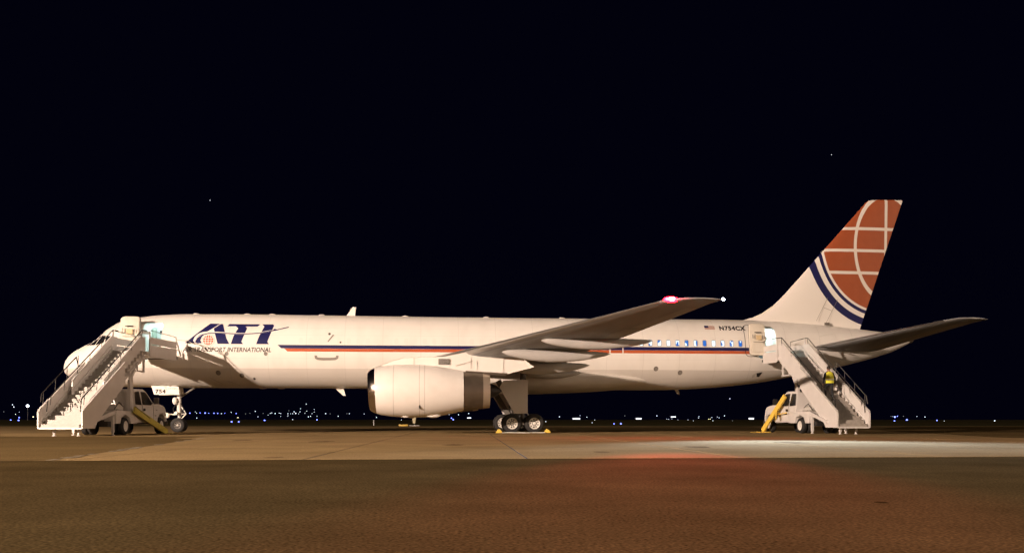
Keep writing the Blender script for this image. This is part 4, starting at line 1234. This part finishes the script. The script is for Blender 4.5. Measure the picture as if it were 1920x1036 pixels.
LIGHTS = {
    'w': [(-694,1371,21.5,1.3),(-784,1553,20.7,1.4),(-657,1316,10.9,0.7),(-724,1439,8.6,0.9),(-713,1570,15.0,1),(-556,1547,11.7,1.0),(-458,1283,11.8,1.0),(-403,1256,10.7,0.8),(-548,1715,12.0,1.0),(-397,1348,9.0,1.1),(-424,1490,11.6,1.0),(-536,1678,3.6,1.1),(-378,1453,12.9,1.2),(-406,1577,5.4,1.0),(-414,1690,11.7,1.0),(-323,1327,9.8,1.0),(-338,1368,7.2,0.8),(-378,1575,10.5,1.3),(-313,1327,9.5,1.0),(-397,1694,11.4,1.0),(-404,1724,6.3,0.8),(-320,1449,12.3,1.2),(-370,1629,10.7,1.0),(-282,1257,8.4,0.8),(-354,1593,10.5,1.0),(-374,1647,7.2,1.0),(-281,1282,8.9,1.6),(-288,1331,8.6,0.8),(-352,1638,13.8,1),(-373,1740,20.1,1),(-345,1552,0.8,1.1),(-265,1271,20.9,1),(-292,1404,12.8,0.9),(-346,1649,11.5,0.8),(-261,1265,4.5,1.3),(-341,1671,6.4,1),(-343,1693,11.1,0.8),(-278,1387,15.2,0.9),(-299,1492,12.3,0.9),(-307,1554,6.4,0.8),(-325,1721,11.4,1.4),(-255,1448,5.8,1.2),(-242,1468,9.7,1.1),(-243,1622,10.1,0.9),(-228,1660,4.6,1.0),(-173,1545,0.1,1.1),(-94,1477,8.2,0.8),(-92,1699,9.3,1.2),(-63,1437,9.6,1.2),(-54,1299,2.8,0.9),(11,321,0.1,1.2),(61,1268,4.5,1.2),(91,1319,6.2,0.7),(114,1503,4.6,0.9),(114,1361,0.1,1.1),(16,197,0.1,1),(256,1744,7.5,1.2),(250,1594,1.8,0.8),(234,1473,1.1,0.8),(267,1648,2.3,0.8),(264,1570,0.1,0.8),(301,1687,0.1,1),(102,555,0.1,0.8),(266,1404,5.3,0.9),(277,1465,3.2,0.9),(113,555,0.1,1.1),(293,1447,4.1,0.9),(321,1543,5.0,0.8),(300,1429,3.4,1),(328,1523,6.7,1.2),(342,1549,33.6,1.2),(598,1549,5.7,0.7),(705,1718,6.3,0.9),(722,1725,5.5,1.2),(191,436,0.1,0.9),(249,509,0.1,1.9)],
    'b': [(-537,1057,0.1,1.4),(-508,1017,2.9,1.2),(-339,678,0.1,1.8),(-332,1017,7.4,1.0),(-331,1047,7.9,0.8),(-311,1000,7.4,1.3),(-299,973,7.0,0.7),(-305,1010,7.3,1.0),(-289,969,6.9,1.0),(-300,1031,7.4,0.6),(-282,1009,7.0,0.9),(-79,278,0.1,1.6),(-77,278,0.1,1.4),(-170,678,0.1,1.7),(-204,1032,0.6,1.2),(-65,1059,2.4,1.1),(-57,957,0.8,1.3),(15,145,0.1,1.1),(16,145,0.1,1.5),(376,969,3.4,1.8),(412,1055,4.4,0.9),(169,436,0.1,1.4),(411,1027,0.3,1.9),(292,678,0.1,1.4)],
    'y': [(-724,1492,4.9,1.6),(-426,1531,3.9,1),(-414,1493,3.8,1),(301,1509,1.5,1.0),(337,1676,1.6,1.0)],
    'd': [(-787,1528,13.0,1.0),(-343,1517,14.5,1.0),(-313,1699,10.8,1.0),(-436,1615,10.3,1.0),(-439,1653,11.3,1.0),(-434,1721,11.7,1.0),(-243,1452,9.6,1.0),(158,1382,6.1,1.0),(124,555,0.1,1.0),(560,1458,5.7,1.0),(564,1422,5.6,1.0)],
}
ORD = "first second third fourth fifth sixth seventh eighth ninth tenth eleventh twelfth thirteenth fourteenth fifteenth sixteenth seventeenth eighteenth nineteenth twentieth".split()
TENS = {20: "twenty", 30: "thirty", 40: "forty"}
def ordinal(n):
    if n <= 20: return ORD[n - 1]
    t_, u = n // 10 * 10, n % 10
    return TENS[t_] + "-" + ORD[u - 1] if u else {30: "thirtieth", 40: "fortieth"}[t_]
BINS = [(-.36, "left of the front stairs"), (-.31, "between the front stairs and nose wheel"), (-.145, "between the nose wheel and engine"), (.0, "behind the engine"), (.25, "below the rear fuselage"), (9, "right of the rear stairs")]
KIND = {'w': ("street_lamp", M_lw, "white lamp on the horizon", "white lamps along the far horizon"),
        'd': ("street_lamp", M_ld, "faint lamp on the horizon", "faint lamps along the far horizon"),
        'b': ("taxiway_light", M_lb, "blue taxiway light beyond the apron", "blue taxiway lights across the field"),
        'y': ("field_lamp", M_ly, "warm yellowish lamp low on the horizon", "warm lamps on the far field")}
for k_, (nm_, m_, lb, gp_) in KIND.items():
    rows_ = sorted(LIGHTS[k_], key=lambda q: q[0] / q[1])
    cnt = {}
    tot = {}
    for q in rows_:
        b_ = next(i for i, (lim, _) in enumerate(BINS) if q[0] / q[1] < lim); tot[b_] = tot.get(b_, 0) + 1
    for (x, y, z, s) in rows_:
        b_ = next(i for i, (lim, _) in enumerate(BINS) if x / y < lim)
        cnt[b_] = cnt.get(b_, 0) + 1
        where = BINS[b_][1]
        txt = "only %s %s" % (lb, where) if tot[b_] == 1 else "%s %s, %s from left" % (lb.replace(" on the horizon", "").replace(" low", "") if "between" in where else lb, where, ordinal(cnt[b_]))
        far_light(nm_, x, y, z, (.58 if k_ != 'b' else .9) * s * y / 1850, m_, txt, "lamp", gp_)
# lit signs (internally lit boxes on legs)
def lit_sign(x, y, w, h_, z, label):
    T = empty("lit_sign", (x, y, 0)); tag(T, label, "sign", "lit signs across the airfield")
    MB().box(-w / 2, w / 2, -.12, .12, z, z + h_).build("sign_face", emit("sign_glow", (.95, .95, 1), 1.6), T)
    MB().box(-w * .4, -w * .36, -.05, .05, -.05, z).box(w * .36, w * .4, -.05, .05, -.05, z).build("leg", M_pole, T)
for px_t, y, w, h_, z, lb in (
    (-.0435, 430, 1.6, .35, 1.3, "short lit sign low beyond the engine exhaust"), (.0215, 380, 2.2, 1.0, .85, "bright lit sign just left of the main wheels"),
    (.0653, 430, 3.2, .55, .85, "long lit sign right of the main wheels"), (.1284, 430, 2.4, .55, .85, "lit sign below the rear fuselage, nearer the tail"),
    (.1635, 700, 3.4, .6, 2.4, "thin lit sign farthest right below the rear fuselage"), (.2425, 430, 2.2, .6, .85, "lit sign just left of the rear stair truck")):
    lit_sign(px_t * y, y, w, h_, z, lb)
# lit floodlight pole at the far left
T = empty("light_pole", (-540, 1100, 0)); tag(T, "tall light pole with a glaring white lamp left of the front stairs", "light pole")
MB().cyl((0, 0, 0), (0, 0, 15.2), .35, .22, 8).build("pole", mat("pale_pole", (.4, .4, .42), .6), T)
MB().sphere((0, 0, 16.0), 1.5, 10, 6).build("lamp_head", emit("glare_lamp", (.9, .95, 1), 6), T)
# marker post, sign and yellow block at the grass edge
T = empty("marker_post", (-10.9, 110, 0)); tag(T, "cream tapered marker post on a flat base under the engine", "marker post")
MB().add([(-.16, -.1, .30), (.10, -.1, .30), (.22, -.1, .96), (-.22, -.1, .96), (-.16, .1, .30), (.10, .1, .30), (.22, .1, .96), (-.22, .1, .96)], [(0, 1, 2, 3), (7, 6, 5, 4), (0, 4, 5, 1), (1, 5, 6, 2), (2, 6, 7, 3), (3, 7, 4, 0)]).build("post", mat("marker_cream", (.72, .66, .42), .6), T)
MB().cyl((0, 0, 0), (0, 0, .32), .05).build("stem", M_steel, T, 40)
MB().box(-.55, .55, -.2, .2, -.01, .06).build("base", M_rim, T)
o = MB().box(-.5, .5, -.15, .15, 0, .19).build("edge_block", M_yellow, None, bevel=.03); o.location = (-11.95, 108.5, -.01)
tag(o, "low yellow block on the apron edge beside the marker post", "block")
T = empty("marker_stick", (-17.1, 122, -.03)); tag(T, "thin white upright marker stick in the grass below the engine intake", "marker")
MB().cyl((0, 0, 0), (0, 0, .62), .055, n=8).build("stick", mat("marker_white", (.85, .87, .9), .5), T, 40)
MB().cyl((0, 0, .60), (0, 0, .70), .06, n=8).build("cap", M_rim, T, 40)
# two stars
for x, z, lb in ((-.306, .222, "single faint star in the dark sky above the front fuselage"), (.3238, .268, "single faint star in the dark sky above the tail fin")):
    Y = 6500
    o = MB().sphere((0, 0, 0), 1.9, 8, 6).build("star", emit("starlight", (.9, .92, 1), 1.5), None); o.location = (x * Y, Y, z * Y)
    tag(o, lb, "star")
